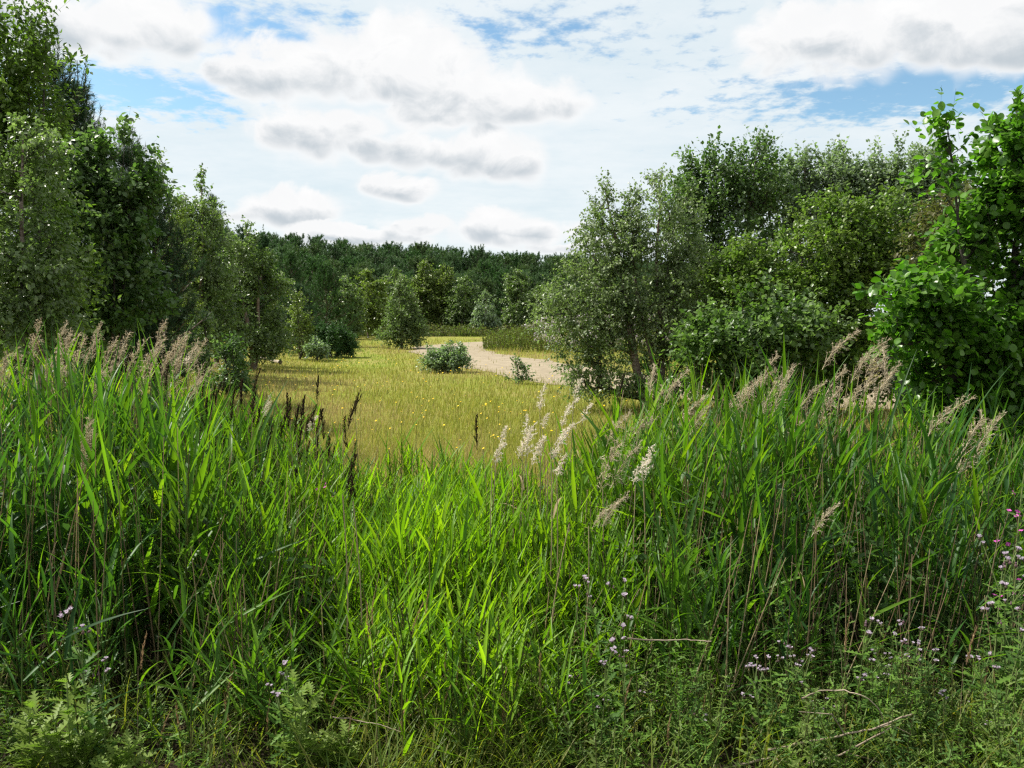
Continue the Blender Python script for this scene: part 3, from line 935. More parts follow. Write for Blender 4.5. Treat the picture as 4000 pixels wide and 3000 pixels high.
def build_meadow():
    R = np.random.default_rng(80)
    g = Geo()
    n = 260000
    # more blades close by, fewer far off
    u = R.random(n)
    d = 1 / (1 / 8.0 * (1 - u) + 1 / 92.0 * u)
    d = np.where(R.random(n) < .25, 8 + 60 * R.random(n) ** 1.3, d)
    x = (R.random(n) * 1.36 - .68) * d
    keep = (path_dist(x, d) > 2.15 + R.normal(size=n) * .38) | (R.random(n) < .05)
    x, d = x[keep], d[keep]
    n = len(x)
    z = ground_z(x, d)
    pn = np.sin(x * .45 + 1.3) * np.sin(d * .21 + .4) + .6 * np.sin(x * .9 + d * .33) + .5 * np.sin(x * 1.9 - d * .7 + 2 * np.sin(x)) + .6 * R.normal(size=n)
    px = 2000 + F_PX * x / d
    greenstrip = np.exp(-((px - (1380 + 220 * np.clip((40 - d) / 20, -1, 1))) / 120) ** 2) * sstep(d, 28, 36) * (1 - sstep(d, 60, 66))
    pn = pn - 2.2 * greenstrip
    h = (.07 + .16 * R.random(n) ** 1.6) * (1 - .45 * greenstrip) * (1 + .8 * sstep(d, 38, 46) * (x > -1))
    h = h * np.where(d < 12, 1.15, 1)
    w = .0009 * d * (.6 + .8 * R.random(n))
    w = np.minimum(w, .05)
    lean = R.normal(size=(n, 2)) * .28 + np.array([.10, 0])
    top = np.stack([x + lean[:, 0] * h, d + lean[:, 1] * h, z + h], 1)
    a = R.random(n) * 3.14
    off = np.stack([np.cos(a) * w, np.sin(a) * w, np.zeros(n)], 1) * .5
    b = np.stack([x, d, z - .02], 1)
    col = np.where((pn > .35)[:, None], pick(R, [(.35, .28, .14), (.38, .31, .15), (.29, .22, .12), (.29, .29, .08)], n, .12),
                   pick(R, [(.24, .27, .045), (.28, .29, .06), (.18, .22, .035), (.32, .28, .09)], n, .12))
    col = np.where((greenstrip > .4)[:, None] & (R.random((n, 1)) < .8), pick(R, [(.17, .27, .03), (.21, .31, .036)], n, .15), col)
    V = np.stack([b - off, b + off, top], 1).reshape(-1, 3)
    g.add(V, np.arange(3 * n).reshape(-1, 3), np.repeat(col, 3, 0))
    tag(g.obj('meadow_grass', M['grass']), 'fine yellow green and buff summer grass of the meadow', 'grass', None, 'stuff')
    # hawkbit flowers
    g = Geo()
    n = 620
    d = 8.5 + 26 * R.random(n) ** 1.4
    px = 700 + 1900 * R.random(n)
    x = (px - 2000) / F_PX * d
    k = (path_dist(x, d) > 2.2) & (np.sin(x * .8 + 2) * np.sin(d * .55) + .6 * R.normal(size=n) > -.25)
    x, d = x[k], d[k]
    n = len(x)
    z = ground_z(x, d) + .24 + .14 * R.random(n)
    ang = np.arange(7) * 2 * math.pi / 7
    disc = np.concatenate([[(0, 0, .25)], np.stack([np.cos(ang), np.sin(ang), 0 * ang], 1)])
    tri = np.array([(0, i + 1, (i + 1) % 7 + 1) for i in range(7)])
    up = norm(np.array([-.35, -.2, 1.]) + rvec(R, n) * .4)
    g.scatter(disc, tri, np.stack([x, d, z], 1), frames(np.cross(up, rvec(R, n)), up), .009 + .0006 * d * (.6 + .6 * R.random(n)), pick(R, [(.75, .48, .01), (.8, .58, .03)], n, .1))
    s0 = np.stack([x, d, ground_z(x, d)], 1)
    g.segs(s0, np.stack([x, d, z], 1), .003, .002, 3, (.12, .16, .04))
    tag(g.obj('meadow_flowers', M['petal']), 'small yellow hawkbit flowers dotted over the meadow', 'flowers', None, 'stuff')
    # taller herbs on the bank beside the path
    g = Geo()
    n = 5200
    a, rr = R.random(n) * 6.283, np.sqrt(R.random(n))
    x, y = 6.6 + 8.4 * rr * np.cos(a), 51 + 7.2 * rr * np.sin(a)
    z = ground_z(x, y)
    h = .35 + .45 * R.random(n) + .25 * (x < 2)
    top = np.stack([x + R.normal(size=n) * .1, y + R.normal(size=n) * .1, z + h], 1)
    g.segs(np.stack([x, y, z], 1), top, .012, .008, 3, pick(R, [(.13, .15, .04), (.18, .15, .06)], n))
    m = 8
    i = np.repeat(np.arange(n), m)
    t = R.random(n * m)
    lp = np.stack([x, y, z], 1)[i] * (1 - t[:, None]) + top[i] * t[:, None]
    g.scatter(SLIM[0], SLIM[1], lp, frames(norm(rvec(R, n * m) + np.array([0, 0, .5])), rvec(R, n * m)), .10 + .10 * R.random(n * m),
              pick(R, [(.12, .16, .035), (.16, .19, .04), (.09, .13, .03)], n)[i])
    fl = R.random(n) < .55 * sstep(x, .5, 2.5)
    k = np.repeat(np.where(fl)[0], 5)
    g.scatter(disc, tri, top[k] + R.normal(size=(len(k), 3)) * .07, frames(rvec(R, len(k)), norm(rvec(R, len(k)) + np.array([0, -.3, .8]))), .035 + .03 * R.random(len(k)),
              pick(R, [(.36, .30, .36), (.42, .37, .40), (.30, .24, .30)], len(k), .15))
    tag(g.obj('bank_herbs', M['herb']), 'tall weeds and pale lilac flowers covering the bank beside the path', 'herbs', None, 'stuff')
    # scrub at the foot of the far wood
    g = Geo()
    n = 2600
    y = 80 + 9 * R.random(n)
    px = 1250 + 1000 * R.random(n)
    x = (px - 2000) / F_PX * y
    z = ground_z(x, y)
    h = .3 + .9 * R.random(n) ** 2
    base = np.stack([x, y, z], 1)
    top = base + np.stack([R.normal(size=n) * .2, R.normal(size=n) * .2, h], 1)
    g.segs(base, top, .02, .012, 3, (.12, .11, .05))
    i = np.repeat(np.arange(n), 10)
    t = .2 + .8 * R.random(len(i))
    g.scatter(DIAMOND[0], DIAMOND[1], base[i] * (1 - t[:, None]) + top[i] * t[:, None] + R.normal(size=(len(i), 3)) * .12, frames(rvec(R, len(i)), rvec(R, len(i))),
              .14 + .1 * R.random(len(i)), pick(R, [(.09, .13, .03), (.12, .15, .04), (.15, .14, .06)], n)[i])
    tag(g.obj('wood_edge_scrub', M['herb']), 'low scrub along the foot of the far wood', 'scrub', None, 'stuff')


build_meadow()


def tube_obj(name, pts, radii, mat, parent=None, sides=7, caps=True):
    g = Geo()
    p = np.array(pts, float)
    g.segs(p[:-1], p[1:], np.array(radii[:-1]), np.array(radii[1:]), sides, (.3, .25, .18))
    return g.obj(name, M[mat], parent, True)


def build_log():
    a, b = P(1005, 1409, 35.5), P(1095, 1427, 33.8)
    for p in (a, b):
        p[2] = ground_z(p[0], p[1]) + .13
    root = thing('fallen_log', 'weathered pale fallen log lying in the grass by the left trees', 'log', tuple(a))
    v = b - a
    ts = np.linspace(0, 1, 9)
    pts = [v * t + np.array([0, 0, .02 * math.sin(t * 5)]) for t in ts]
    tube_obj('bark_shell', pts, [.065 + .012 * math.sin(k * 1.7) + .02 * (k > 6) for k in range(9)], 'log', root, 9)
    g = Geo()
    for e, dirn in ((pts[0], -v), (pts[-1], v)):
        dn = norm(dirn)
        g.segs([e], [e + dn * .03], .066, .002, 9, (.3, .25, .2))
    g.obj('cut_end', M['bark'], root, True)
    tube_obj('branch_stub', [v * .7, v * .7 + np.array([.05, -.08, .16])], [.03, .015], 'log', root, 6)


build_log()

# ------------------------------------------------------------------ reed bed
TOPX = [-600, 0, 200, 400, 600, 720, 820, 1000, 1300, 1500, 1700, 1900, 2100, 2300, 2450, 2550, 2700, 2900, 3050, 3200, 3400, 3600, 3800, 4000, 4600]
TOPY = [1400, 1410, 1400, 1400, 1400, 1430, 1530, 1580, 1690, 1780, 1800, 1790, 1770, 1710, 1620, 1560, 1450, 1440, 1480, 1510, 1545, 1580, 1595, 1600, 1620]


def back_edge(px):
    return np.interp(px, [0, 900, 1600, 2300, 2800, 4000], [8.2, 8.6, 8.0, 8.2, 8.0, 8.2])


def canopy(px):
    d = back_edge(px)
    return 2.0 - (np.interp(px, TOPX, TOPY) - HORIZON) / F_PX * d


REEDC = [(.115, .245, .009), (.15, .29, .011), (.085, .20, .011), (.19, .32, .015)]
REED_SHADED = [(.036, .105, .018), (.050, .135, .020), (.026, .080, .020), (.105, .215, .014)]  # reeds towards both sides: their shade is put into the leaf colour


def blade(L, W, arch, nseg=5, fold=.22):
    """a lance-shaped blade leaving along +y and arching down in z; origin at its foot"""
    t = np.linspace(0, 1, nseg + 1)
    w = W * np.sin(np.clip(t * 1.0 + .10, 0, 1) ** .75 * math.pi) ** .8 * .5
    w[0], w[-1] = W * .22, 0.0004
    ang = arch * t
    y = np.concatenate([[0], np.cumsum(np.cos(ang[1:]) * L / nseg)])
    z = -np.concatenate([[0], np.cumsum(np.sin(ang[1:]) * L / nseg)])
    V = []
    for k in range(nseg + 1):
        V += [(-w[k], y[k], z[k] + w[k] * fold * 2), (0, y[k], z[k]), (w[k], y[k], z[k] + w[k] * fold * 2)]
    Fc = []
    for k in range(nseg):
        for s in (0, 1):
            a = 3 * k + s
            Fc.append((a, a + 1, a + 4, a + 3))
    return np.array(V), np.array(Fc)


def reed_plan(R, nl, h=1.5, wild=0.5):
    """stem curve and leaf placements (pos, 3x3 rows, L, W, arch); wild ones hold their blades wide and crooked"""
    lean = R.normal(size=2) * (.04 + .10 * wild) + np.array([.04, 0])
    ts = np.linspace(0, 1, 6)
    stem = np.stack([lean[0] * ts ** 2 * h, lean[1] * ts ** 2 * h, ts * h * .86], 1)
    leaves = []
    a0 = R.random() * 6.28
    for k in range(nl):
        t = .20 + .78 * (k + .6 * R.random()) / nl
        p = np.array([np.interp(t, ts, stem[:, i]) for i in range(3)])
        a = a0 + (k % 2) * math.pi + R.normal() * .7
        el = (1.08 - .42 * wild) + .25 * t + R.normal() * (.10 + .16 * wild)
        if k >= nl - 2:
            el = 1.25 + R.normal() * .16
        d = np.array([math.cos(a) * math.cos(el) - .15, math.sin(a) * math.cos(el), math.sin(el)])
        up = norm(np.array([-math.cos(a) * math.sin(el), -math.sin(a) * math.sin(el), math.cos(el)]) + R.normal(size=3) * (.2 + .3 * wild))
        L = (.32 + .32 * R.random()) * (1.08 - .35 * abs(t - .6))
        W = (.014 + .017 * R.random() ** 1.6) * (1 + .35 * wild)
        leaves.append((p, frames(d[None], up[None])[0], L, W, .04 + (.35 + .75 * wild) * R.random() ** 2.8))
    return stem, leaves


def reed_protos():
    R = np.random.default_rng(90)
    blades = []
    for q in range(7):
        g = Geo()
        V, Fc = blade(.36 + .05 * q, .024 + .005 * (q % 3), (.08, .2, .4, .12, .7, .25, .1)[q], 6)
        g.add(V, Fc, pick(R, REEDC, 1, .12)[0])
        blades.append((g.mesh('leaf', M['reed']), .36 + .05 * q))
    out = []
    for q in range(6):
        root = thing('reed', 'x', 'reed', (0, 0, -50), 'x')
        stem, leaves = reed_plan(R, 7 + q % 3, 1.5, .2 + .15 * q)
        g = Geo()
        g.segs(stem[:-1], stem[1:], np.linspace(.0042, .003, 5), np.linspace(.0039, .0022, 5), 5, (.12, .16, .04))
        g.obj('stem', M['green_stalk'], root, True)
        for (p, fr, L, W, ar) in leaves:
            me, bl = blades[int(R.integers(0, 7))]
            o = put(me, 'leaf', root)
            m = np.eye(4)
            m[:3, :3] = fr.T * (L / bl)
            m[:3, 3] = p
            o.matrix_local = Matrix(m.tolist())
        out.append(root)
    return out


def clump(x, y, seed, wl):
    """smooth random field, about -1 to 1, with patches of the given size"""
    R = np.random.default_rng(seed)
    out = 0
    for k in range(9):
        a, p = R.random() * 6.28, R.random() * 6.28
        f = 6.28 / wl * (.6 + .9 * R.random())
        out = out + np.sin(f * (np.cos(a) * x + np.sin(a) * y) + p)
    return out / 4.0


def build_reeds():
    R = np.random.default_rng(91)
    # --- the uncountable mass
    g = Geo()
    plans = []
    for q in range(14):
        stem, leaves = reed_plan(R, 6 + q % 4, 1.5, (.1 + .08 * q) if q < 7 else (.6 + .06 * (q - 7)))
        VV, FF, off = [], [], 0
        for (p, fr, L, W, ar) in leaves:
            V, Fc = blade(L, W, ar, 4)
            VV.append(V @ fr + p)
            FF.append(Fc + off)
            off += len(V)
        plans.append((np.concatenate(VV), np.concatenate(FF), stem, len(leaves)))
    n = 10500
    d = 3.35 + 5.2 * R.random(n) ** .9
    px = -500 + 5000 * R.random(n)
    x = (px - 2000) / F_PX * d
    ok = (d < back_edge(px) + .25 * R.normal(size=n))
    # thinner where the weeds of the bank take over at the front right and left
    front = np.interp(px, [-500, 500, 900, 2000, 2500, 3300, 4000], [3.5, 3.45, 3.4, 3.4, 3.75, 4.1, 4.1])
    ok &= (R.random(n) < .50 + .50 * np.exp(-((px - 1750) / 750) ** 2))
    ok &= d > front + R.normal(size=n) * .18
    mid = np.exp(-((px - 1750) / 700) ** 2)
    ok &= R.random(n) < np.clip(.46 + .30 * mid + (1.0 - .5 * mid) * clump(x, d * 1.4, 7, 1.0), .03, 1)
    ok &= R.random(n) < np.interp(d, [3.4, 4.6], [.7, 1])
    x, d, px = x[ok], d[ok], px[ok]
    n = len(x)
    print('reeds', n)
    zb = ground_z(x, d)
    hh = np.clip(canopy(px) + .35, .5, 2.2)
    zt = canopy(px) + .10 - .03 * (8.0 - d) + hh * (R.normal(size=n) * .05 - np.abs(R.normal(size=n)) * .11)
    zt = np.maximum(zt, (1.98 - .205 * d) * np.exp(-((px - 1750) / 650) ** 2) * (.72 + .34 * R.random(n)))
    zt = zt + .16 * hh * clump(x, d, 8, 1.3)
    zt = zb + (zt - zb) * np.interp(d, [3.4, 4.2, 5.0], [.70, .85, 1.0]) * (1 - (d < 4.4) * .40 * R.random(n))
    H = np.clip(zt - zb, .38, 2.6)
    az = R.normal(size=n) * .9 + np.where(R.random(n) < .5, 0, math.pi)
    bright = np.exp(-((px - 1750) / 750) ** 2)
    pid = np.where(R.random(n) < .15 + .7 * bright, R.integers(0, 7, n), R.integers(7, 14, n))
    for q in range(14):
        k = np.where(pid == q)[0]
        V, Fc, stem, nl = plans[q]
        ca, sa = np.cos(az[k]), np.sin(az[k])
        fr = np.zeros((len(k), 3, 3))
        fr[:, 0, 0], fr[:, 0, 1] = ca, sa
        fr[:, 1, 0], fr[:, 1, 1] = -sa, ca
        fr[:, 2, 2] = 1
        base = np.stack([x[k], d[k], zb[k]], 1)
        wid = np.clip(H[k] / 1.5, .6, 1.1)
        sc = np.stack([wid, wid, H[k] / 1.5], 1)
        col = pick(R, REEDC, len(k), .15) * bright[k, None] + pick(R, REED_SHADED, len(k), .15) * (1 - bright[k, None])  # sunlit middle and shaded sides painted in by blending the two palettes
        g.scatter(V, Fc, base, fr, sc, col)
        s3 = np.einsum('nki,nij->nkj', stem[None] * sc[:, None], fr) + base[:, None]
        for a in (0, 2):
            g.segs(s3[:, a], s3[:, a + 2 if a == 0 else 5], .0042, .003, 3, pick(R, [(.10, .14, .035), (.15, .15, .06), (.07, .11, .03)], len(k)))
    tag(g.obj('reed_mass', M['reed']), 'dense mass of green reeds filling the wet hollow in front of the meadow', 'reeds', None, 'stuff')
    # --- single leafy reeds that stand free
    protos = reed_protos()
    kids = kids_of(*protos)
    n = 150
    for k in range(n):
        px = 30 + 3950 * (k + .5 * R.random()) / n
        if k % 2:
            d = float(back_edge(px)) - 1.2 * R.random()
        else:
            d = 4.5 + 1.9 * R.random()
            if px > 2700:
                d += .5
        x = (px - 2000) / F_PX * d
        zb = float(ground_z(x, d))
        zt = float(canopy(px)) + (.03 + .16 * R.random() if k % 2 else -.05 - .35 * R.random())
        if px < 720:
            g_, l_ = 'green reeds of the left clump', 'green leafy reed in the tall clump before the dark left trees'
        elif px < 1500:
            g_, l_ = 'green reeds before the open meadow', 'green leafy reed among dark spikes left of the open meadow'
        elif px < 2400:
            g_, l_ = 'green reeds of the low middle', 'bright green leafy reed in the low middle of the reed bed'
        elif px < 3200:
            g_, l_ = 'green reeds before the twin-stemmed birch', 'green leafy reed in the tall clump before maple and birch'
        else:
            g_, l_ = 'green reeds before the alder', 'green leafy reed standing before the big alder'
        o = copy_tree(protos[k % 6], kids)
        o.location = (x, d, zb)
        s = max(.35, (zt - zb) / 1.5)
        w = min(max(s, .7), 1.12)
        o.scale = (w, w, s)
        o.rotation_euler = (0, 0, R.normal() * .7 + (math.pi if R.random() < .5 else 0))
        o['label'], o['group'] = l_, g_
    for p in protos:
        for c in kids[p.name]:
            bpy.data.objects.remove(c)
        bpy.data.objects.remove(p)


build_reeds()


def plume_mesh(R, kind):
    """flower head about its own foot, leaning over to +x"""
    g = Geo()
    if kind == 'dark':
        L, nb, bl, droop, spread, cols, w = .26, 70, .065, .0, .34, [(.020, .013, .010), (.038, .025, .016), (.06, .038, .024)], .0050
    elif kind == 'pale':
        L, nb, bl, droop, spread, cols, w = .22, 46, .075, .9, .9, [(.74, .69, .58), (.64, .58, .47), (.82, .78, .70)], .0055
    else:
        L, nb, bl, droop, spread, cols, w = .32, 52, .13, .8, .55, [(.58, .51, .37), (.50, .43, .30), (.66, .60, .47), (.42, .34, .23)], .0028
    bend = {'dark': .06, 'pale': .10, 'tan': .13}[kind] * (.6 + .8 * R.random())
    def axis(t):
        t = np.asarray(t)
        return np.stack([bend * t ** 2, 0 * t, L * t], -1)
    tt = np.linspace(0, 1, 7)
    a = axis(tt)
    g.segs(a[:-1], a[1:], .0028, .0014, 4, cols[0])
    t = R.random(nb) ** .9 * .96
    p = axis(t)
    ph = R.random(nb) * 6.28
    el = .55 + .5 * R.random(nb)
    out = np.stack([np.cos(ph) * spread + .30 * (kind != 'dark'), np.sin(ph) * spread, np.sin(el) + .2], 1)
    out = norm(out)
    ln = bl * (1.15 - .75 * t) * (.6 + .7 * R.random(nb))
    mid = p + out * ln[:, None] * .5
    end = mid + (out * .5 + np.array([.25 * (kind != 'dark'), 0, -droop * .55])) * ln[:, None] * .55
    g.segs(p, mid, .0011, .0009, 3, pick(R, cols, nb, .1))
    g.segs(mid, end, .0009, .0006, 3, pick(R, cols, nb, .1))
    # spikelets
    m = 7 if kind != 'dark' else 5
    i = np.repeat(np.arange(nb), m)
    u = R.random(nb * m)
    q = np.where((u < .5)[:, None], p[i] * (1 - 2 * u[:, None]) + mid[i] * 2 * u[:, None], mid[i] * (2 - 2 * u[:, None]) + end[i] * (2 * u[:, None] - 1))
    d = norm(end[i] - p[i] + rvec(R, nb * m) * (.9 if kind != 'dark' else .3) * ln[i][:, None])
    g.scatter(np.array([(-.5, 0, 0), (.5, 0, 0), (0, 1, 0)]), np.array([(0, 1, 2)]), q, frames(d, rvec(R, nb * m)),
              np.stack([np.full(nb * m, w), (.016 if kind != 'dark' else .012) * (.7 + .8 * R.random(nb * m)), np.ones(nb * m)], 1), pick(R, cols, nb * m, .15))
    return g.mesh('plume', M['dry'])


def build_plumes():
    R = np.random.default_rng(95)
    pm = {k: [plume_mesh(R, k) for _ in range(4)] for k in ('tan', 'pale', 'dark')}
    smesh = []
    for q in range(4):
        g = Geo()
        t = np.linspace(0, 1, 7)
        b = .02 * (q - 1.5)
        p = np.stack([b * np.sin(t * 3.1), .02 * np.sin(t * 2.5 + q), t], 1)
        g.segs(p[:-1], p[1:], .0050 - .0024 * t[:-1], .0050 - .0024 * t[1:], 5, (.3, .25, .15))
        smesh.append(g.mesh('stem', M['stalk'], True))
    dl = Geo()
    V, Fc = blade(.30, .016, 1.3, 6)
    dl.add(V, Fc, (.30, .24, .13))
    dleaf = dl.mesh('dry_leaf', M['dry'])

    spots = []
    left = [(135, 1262), (185, 1300), (228, 1268), (262, 1300), (300, 1330), (338, 1325), (365, 1275), (400, 1330), (470, 1300), (500, 1335), (590, 1320), (612, 1262), (640, 1330),
            (670, 1290), (705, 1325), (740, 1340), (760, 1330), (35, 1360), (10, 1385), (110, 1350), (240, 1390), (560, 1380), (430, 1400), (690, 1400), (745, 1410), (350, 1440), (340, 1640), (320, 1700),
            (600, 1470), (770, 1440), (200, 1420), (390, 1520)]
    spots += [(px, py, 'tan', 'L') for px, py in left]
    right = [(3255, 1270), (3380, 1305), (3350, 1370), (3400, 1400), (3410, 1345), (3500, 1345), (3470, 1410), (3000, 1372), (2960, 1420), (3085, 1405), (3050, 1450), (3010, 1440), (2640, 1435),
             (2585, 1400), (3160, 1470), (3260, 1420), (3230, 1480), (3660, 1520), (3840, 1610), (3780, 1625), (2920, 1440), (2880, 1480), (2740, 1560), (2590, 1510), (2690, 1540), (3330, 1450),
             (3420, 1460), (2480, 1620), (2400, 1590), (2350, 1600), (2380, 1700), (2410, 1720), (2910, 1620), (3120, 1600), (3200, 1950), (2380, 1910), (2350, 1930), (2440, 1600)]
    spots += [(px, py, 'tan', 'R') for px, py in right]
    mid = [(2115, 1505), (2120, 1600), (2250, 1470), (2215, 1540), (2200, 1590), (2190, 1630), (1958, 1660), (1940, 1720), (2060, 1620), (2030, 1680), (2085, 1690), (2280, 1570), (2170, 1680), (2530, 1740),
           (2515, 1800), (2480, 1780), (2180, 1760), (2065, 1660), (1050, 1540), (1210, 1620), (730, 1345), (1030, 1560)]
    spots += [(px, py, 'pale', 'M') for px, py in mid]
    for k in range(62):
        px = 760 + 640 * R.random() ** 1.1
        if k < 10:
            px = 100 + 640 * R.random()
        py = float(np.interp(px, TOPX, TOPY)) - 70 + 230 * R.random() ** 1.4 + (60 if px < 760 else 0)
        spots.append((px, py, 'dark', 'D'))
    for px, py in [(1390, 1540), (1240, 1480), (985, 1455), (2420, 1480), (1360, 1560), (1860, 1640), (1180, 1560)]:
        spots.append((px, py, 'dark', 'D'))
    names = {'L': ('plumed_reed', 'dry tan feathery reed plume of the left clump before the dark trees', 'tan plumes of the left clump'),
             'R': ('plumed_reed', 'dry tan feathery reed plume leaning right in the right-hand clump', 'tan plumes of the right clump'),
             'M': ('fluffy_reed', 'whitish fluffy reed head on a tall pale stalk before the open meadow', 'whitish fluffy heads of the middle'),
             'D': ('dark_reed_spike', 'narrow blackish brown seed spike among the reeds left of the open meadow', 'dark seed spikes of the reed bed')}
    for k, (px, py, kind, zone) in enumerate(spots):
        d = float(back_edge(px)) - .4 - 1.5 * R.random()
        if py > 1620 and kind != 'dark':
            d = 5.4 - .8 * R.random()
        if py > 1850:
            d = 4.2
        top = P(px, py, d)
        plume_h = {'tan': .36, 'pale': .20, 'dark': .24}[kind] * (.75 + .45 * R.random()) * (.5 if py > 1850 else 1)
        lean = (.12 if zone in 'LR' else .03) * (.5 + R.random()) if kind != 'dark' else .02 * R.normal()
        if zone == 'L':
            lean *= .4
        zj = top[2] - plume_h * .93
        xj = top[0] - lean * plume_h * 1.6
        zb = float(ground_z(top[0], d))
        hs = zj - zb
        slope = lean * 1.3 + R.normal() * .03
        bx = xj - slope * hs
        nm, lab, grp = names[zone]
        if zone == 'D' and px < 760:
            lab, grp = 'narrow blackish brown seed spike under the tan plumes of the left clump', 'dark seed spikes of the left clump'
        elif zone == 'D' and px > 1500:
            lab, grp = 'single dark seed spike standing apart before the open meadow', 'lone dark seed spikes'
        elif zone == 'M' and px < 1300:
            lab, grp = 'whitish fluffy reed head among the dark seed spikes', 'whitish fluffy heads of the left'
        elif zone == 'R' and px < 2600:
            lab, grp = 'dry tan reed plume under the twin-stemmed birch', 'tan plumes under the twin-stemmed birch'
        root = thing(nm, lab, 'reed', (bx, d, zb), grp)
        st = put(smesh[k % 4], 'stem', root)
        m = Matrix(((1, 0, slope * hs, 0), (0, 1, 0, 0), (0, 0, hs, 0), (0, 0, 0, 1)))
        st.matrix_local = m
        pl = put(pm[kind][k % 4], 'plume', root)
        s = plume_h / {'tan': .32, 'pale': .25, 'dark': .24}[kind]
        pl.location = (slope * hs, 0, hs)
        pl.rotation_euler = (0, math.atan(slope) + (.22 * R.random() if zone == 'R' else .12 * R.normal()), R.normal() * .7)
        pl.scale = (s, s, s)
        if kind != 'dark' and k % 3 == 0:
            lf = put(dleaf, 'dry_leaf', root)
            lf.location = (slope * hs * .7, 0, hs * .7)
            lf.rotation_euler = (1.0, 0, R.random() * 6.28)


build_plumes()

# ------------------------------------------------------------------ weeds of the near bank


def jag_leaf(L, W, lobes=5, depth=.5):
    """toothed leaf: y along, zigzag edges, slightly folded"""
    V = [(0, 0, 0)]
    n = lobes * 2
    for k in range(n + 1):
        t = k / n
        V.append((0, L * t, -.12 * L * t * t))
    left, right = [], []
    for k in range(n + 1):
        t = k / n
        w = W * math.sin(math.pi * min(1, t * .92 + .08)) ** .7 * (1 if k % 2 else 1 - depth)
        yy = L * (t + (.05 if k % 2 else 0))
        right.append((w, yy, .25 * w - .12 * L * t * t + (.1 * w if k % 2 else 0)))
        left.append((-w, yy, .25 * w - .12 * L * t * t + (.1 * w if k % 2 else 0)))
    V = V[1:] + right + left
    m = n + 1
    Fc = []
    for k in range(n):
        Fc.append((k, m + k, m + k + 1, k + 1))
        Fc.append((k, k + 1, 2 * m + k + 1, 2 * m + k))
    return np.array(V), np.array(Fc)


THC = [(.085, .165, .026), (.125, .225, .034), (.055, .115, .024)]


def rot_frame(az, el, roll=0.0):
    d = np.array([math.cos(az) * math.cos(el), math.sin(az) * math.cos(el), math.sin(el)])
    up = np.array([-math.cos(az) * math.sin(el) + roll, -math.sin(az) * math.sin(el), math.cos(el)])
    return frames(d[None], up[None])[0]


def set_local(o, p, fr, s):
    m = np.eye(4)
    m[:3, :3] = fr.T * s
    m[:3, 3] = p
    o.matrix_local = Matrix(m.tolist())


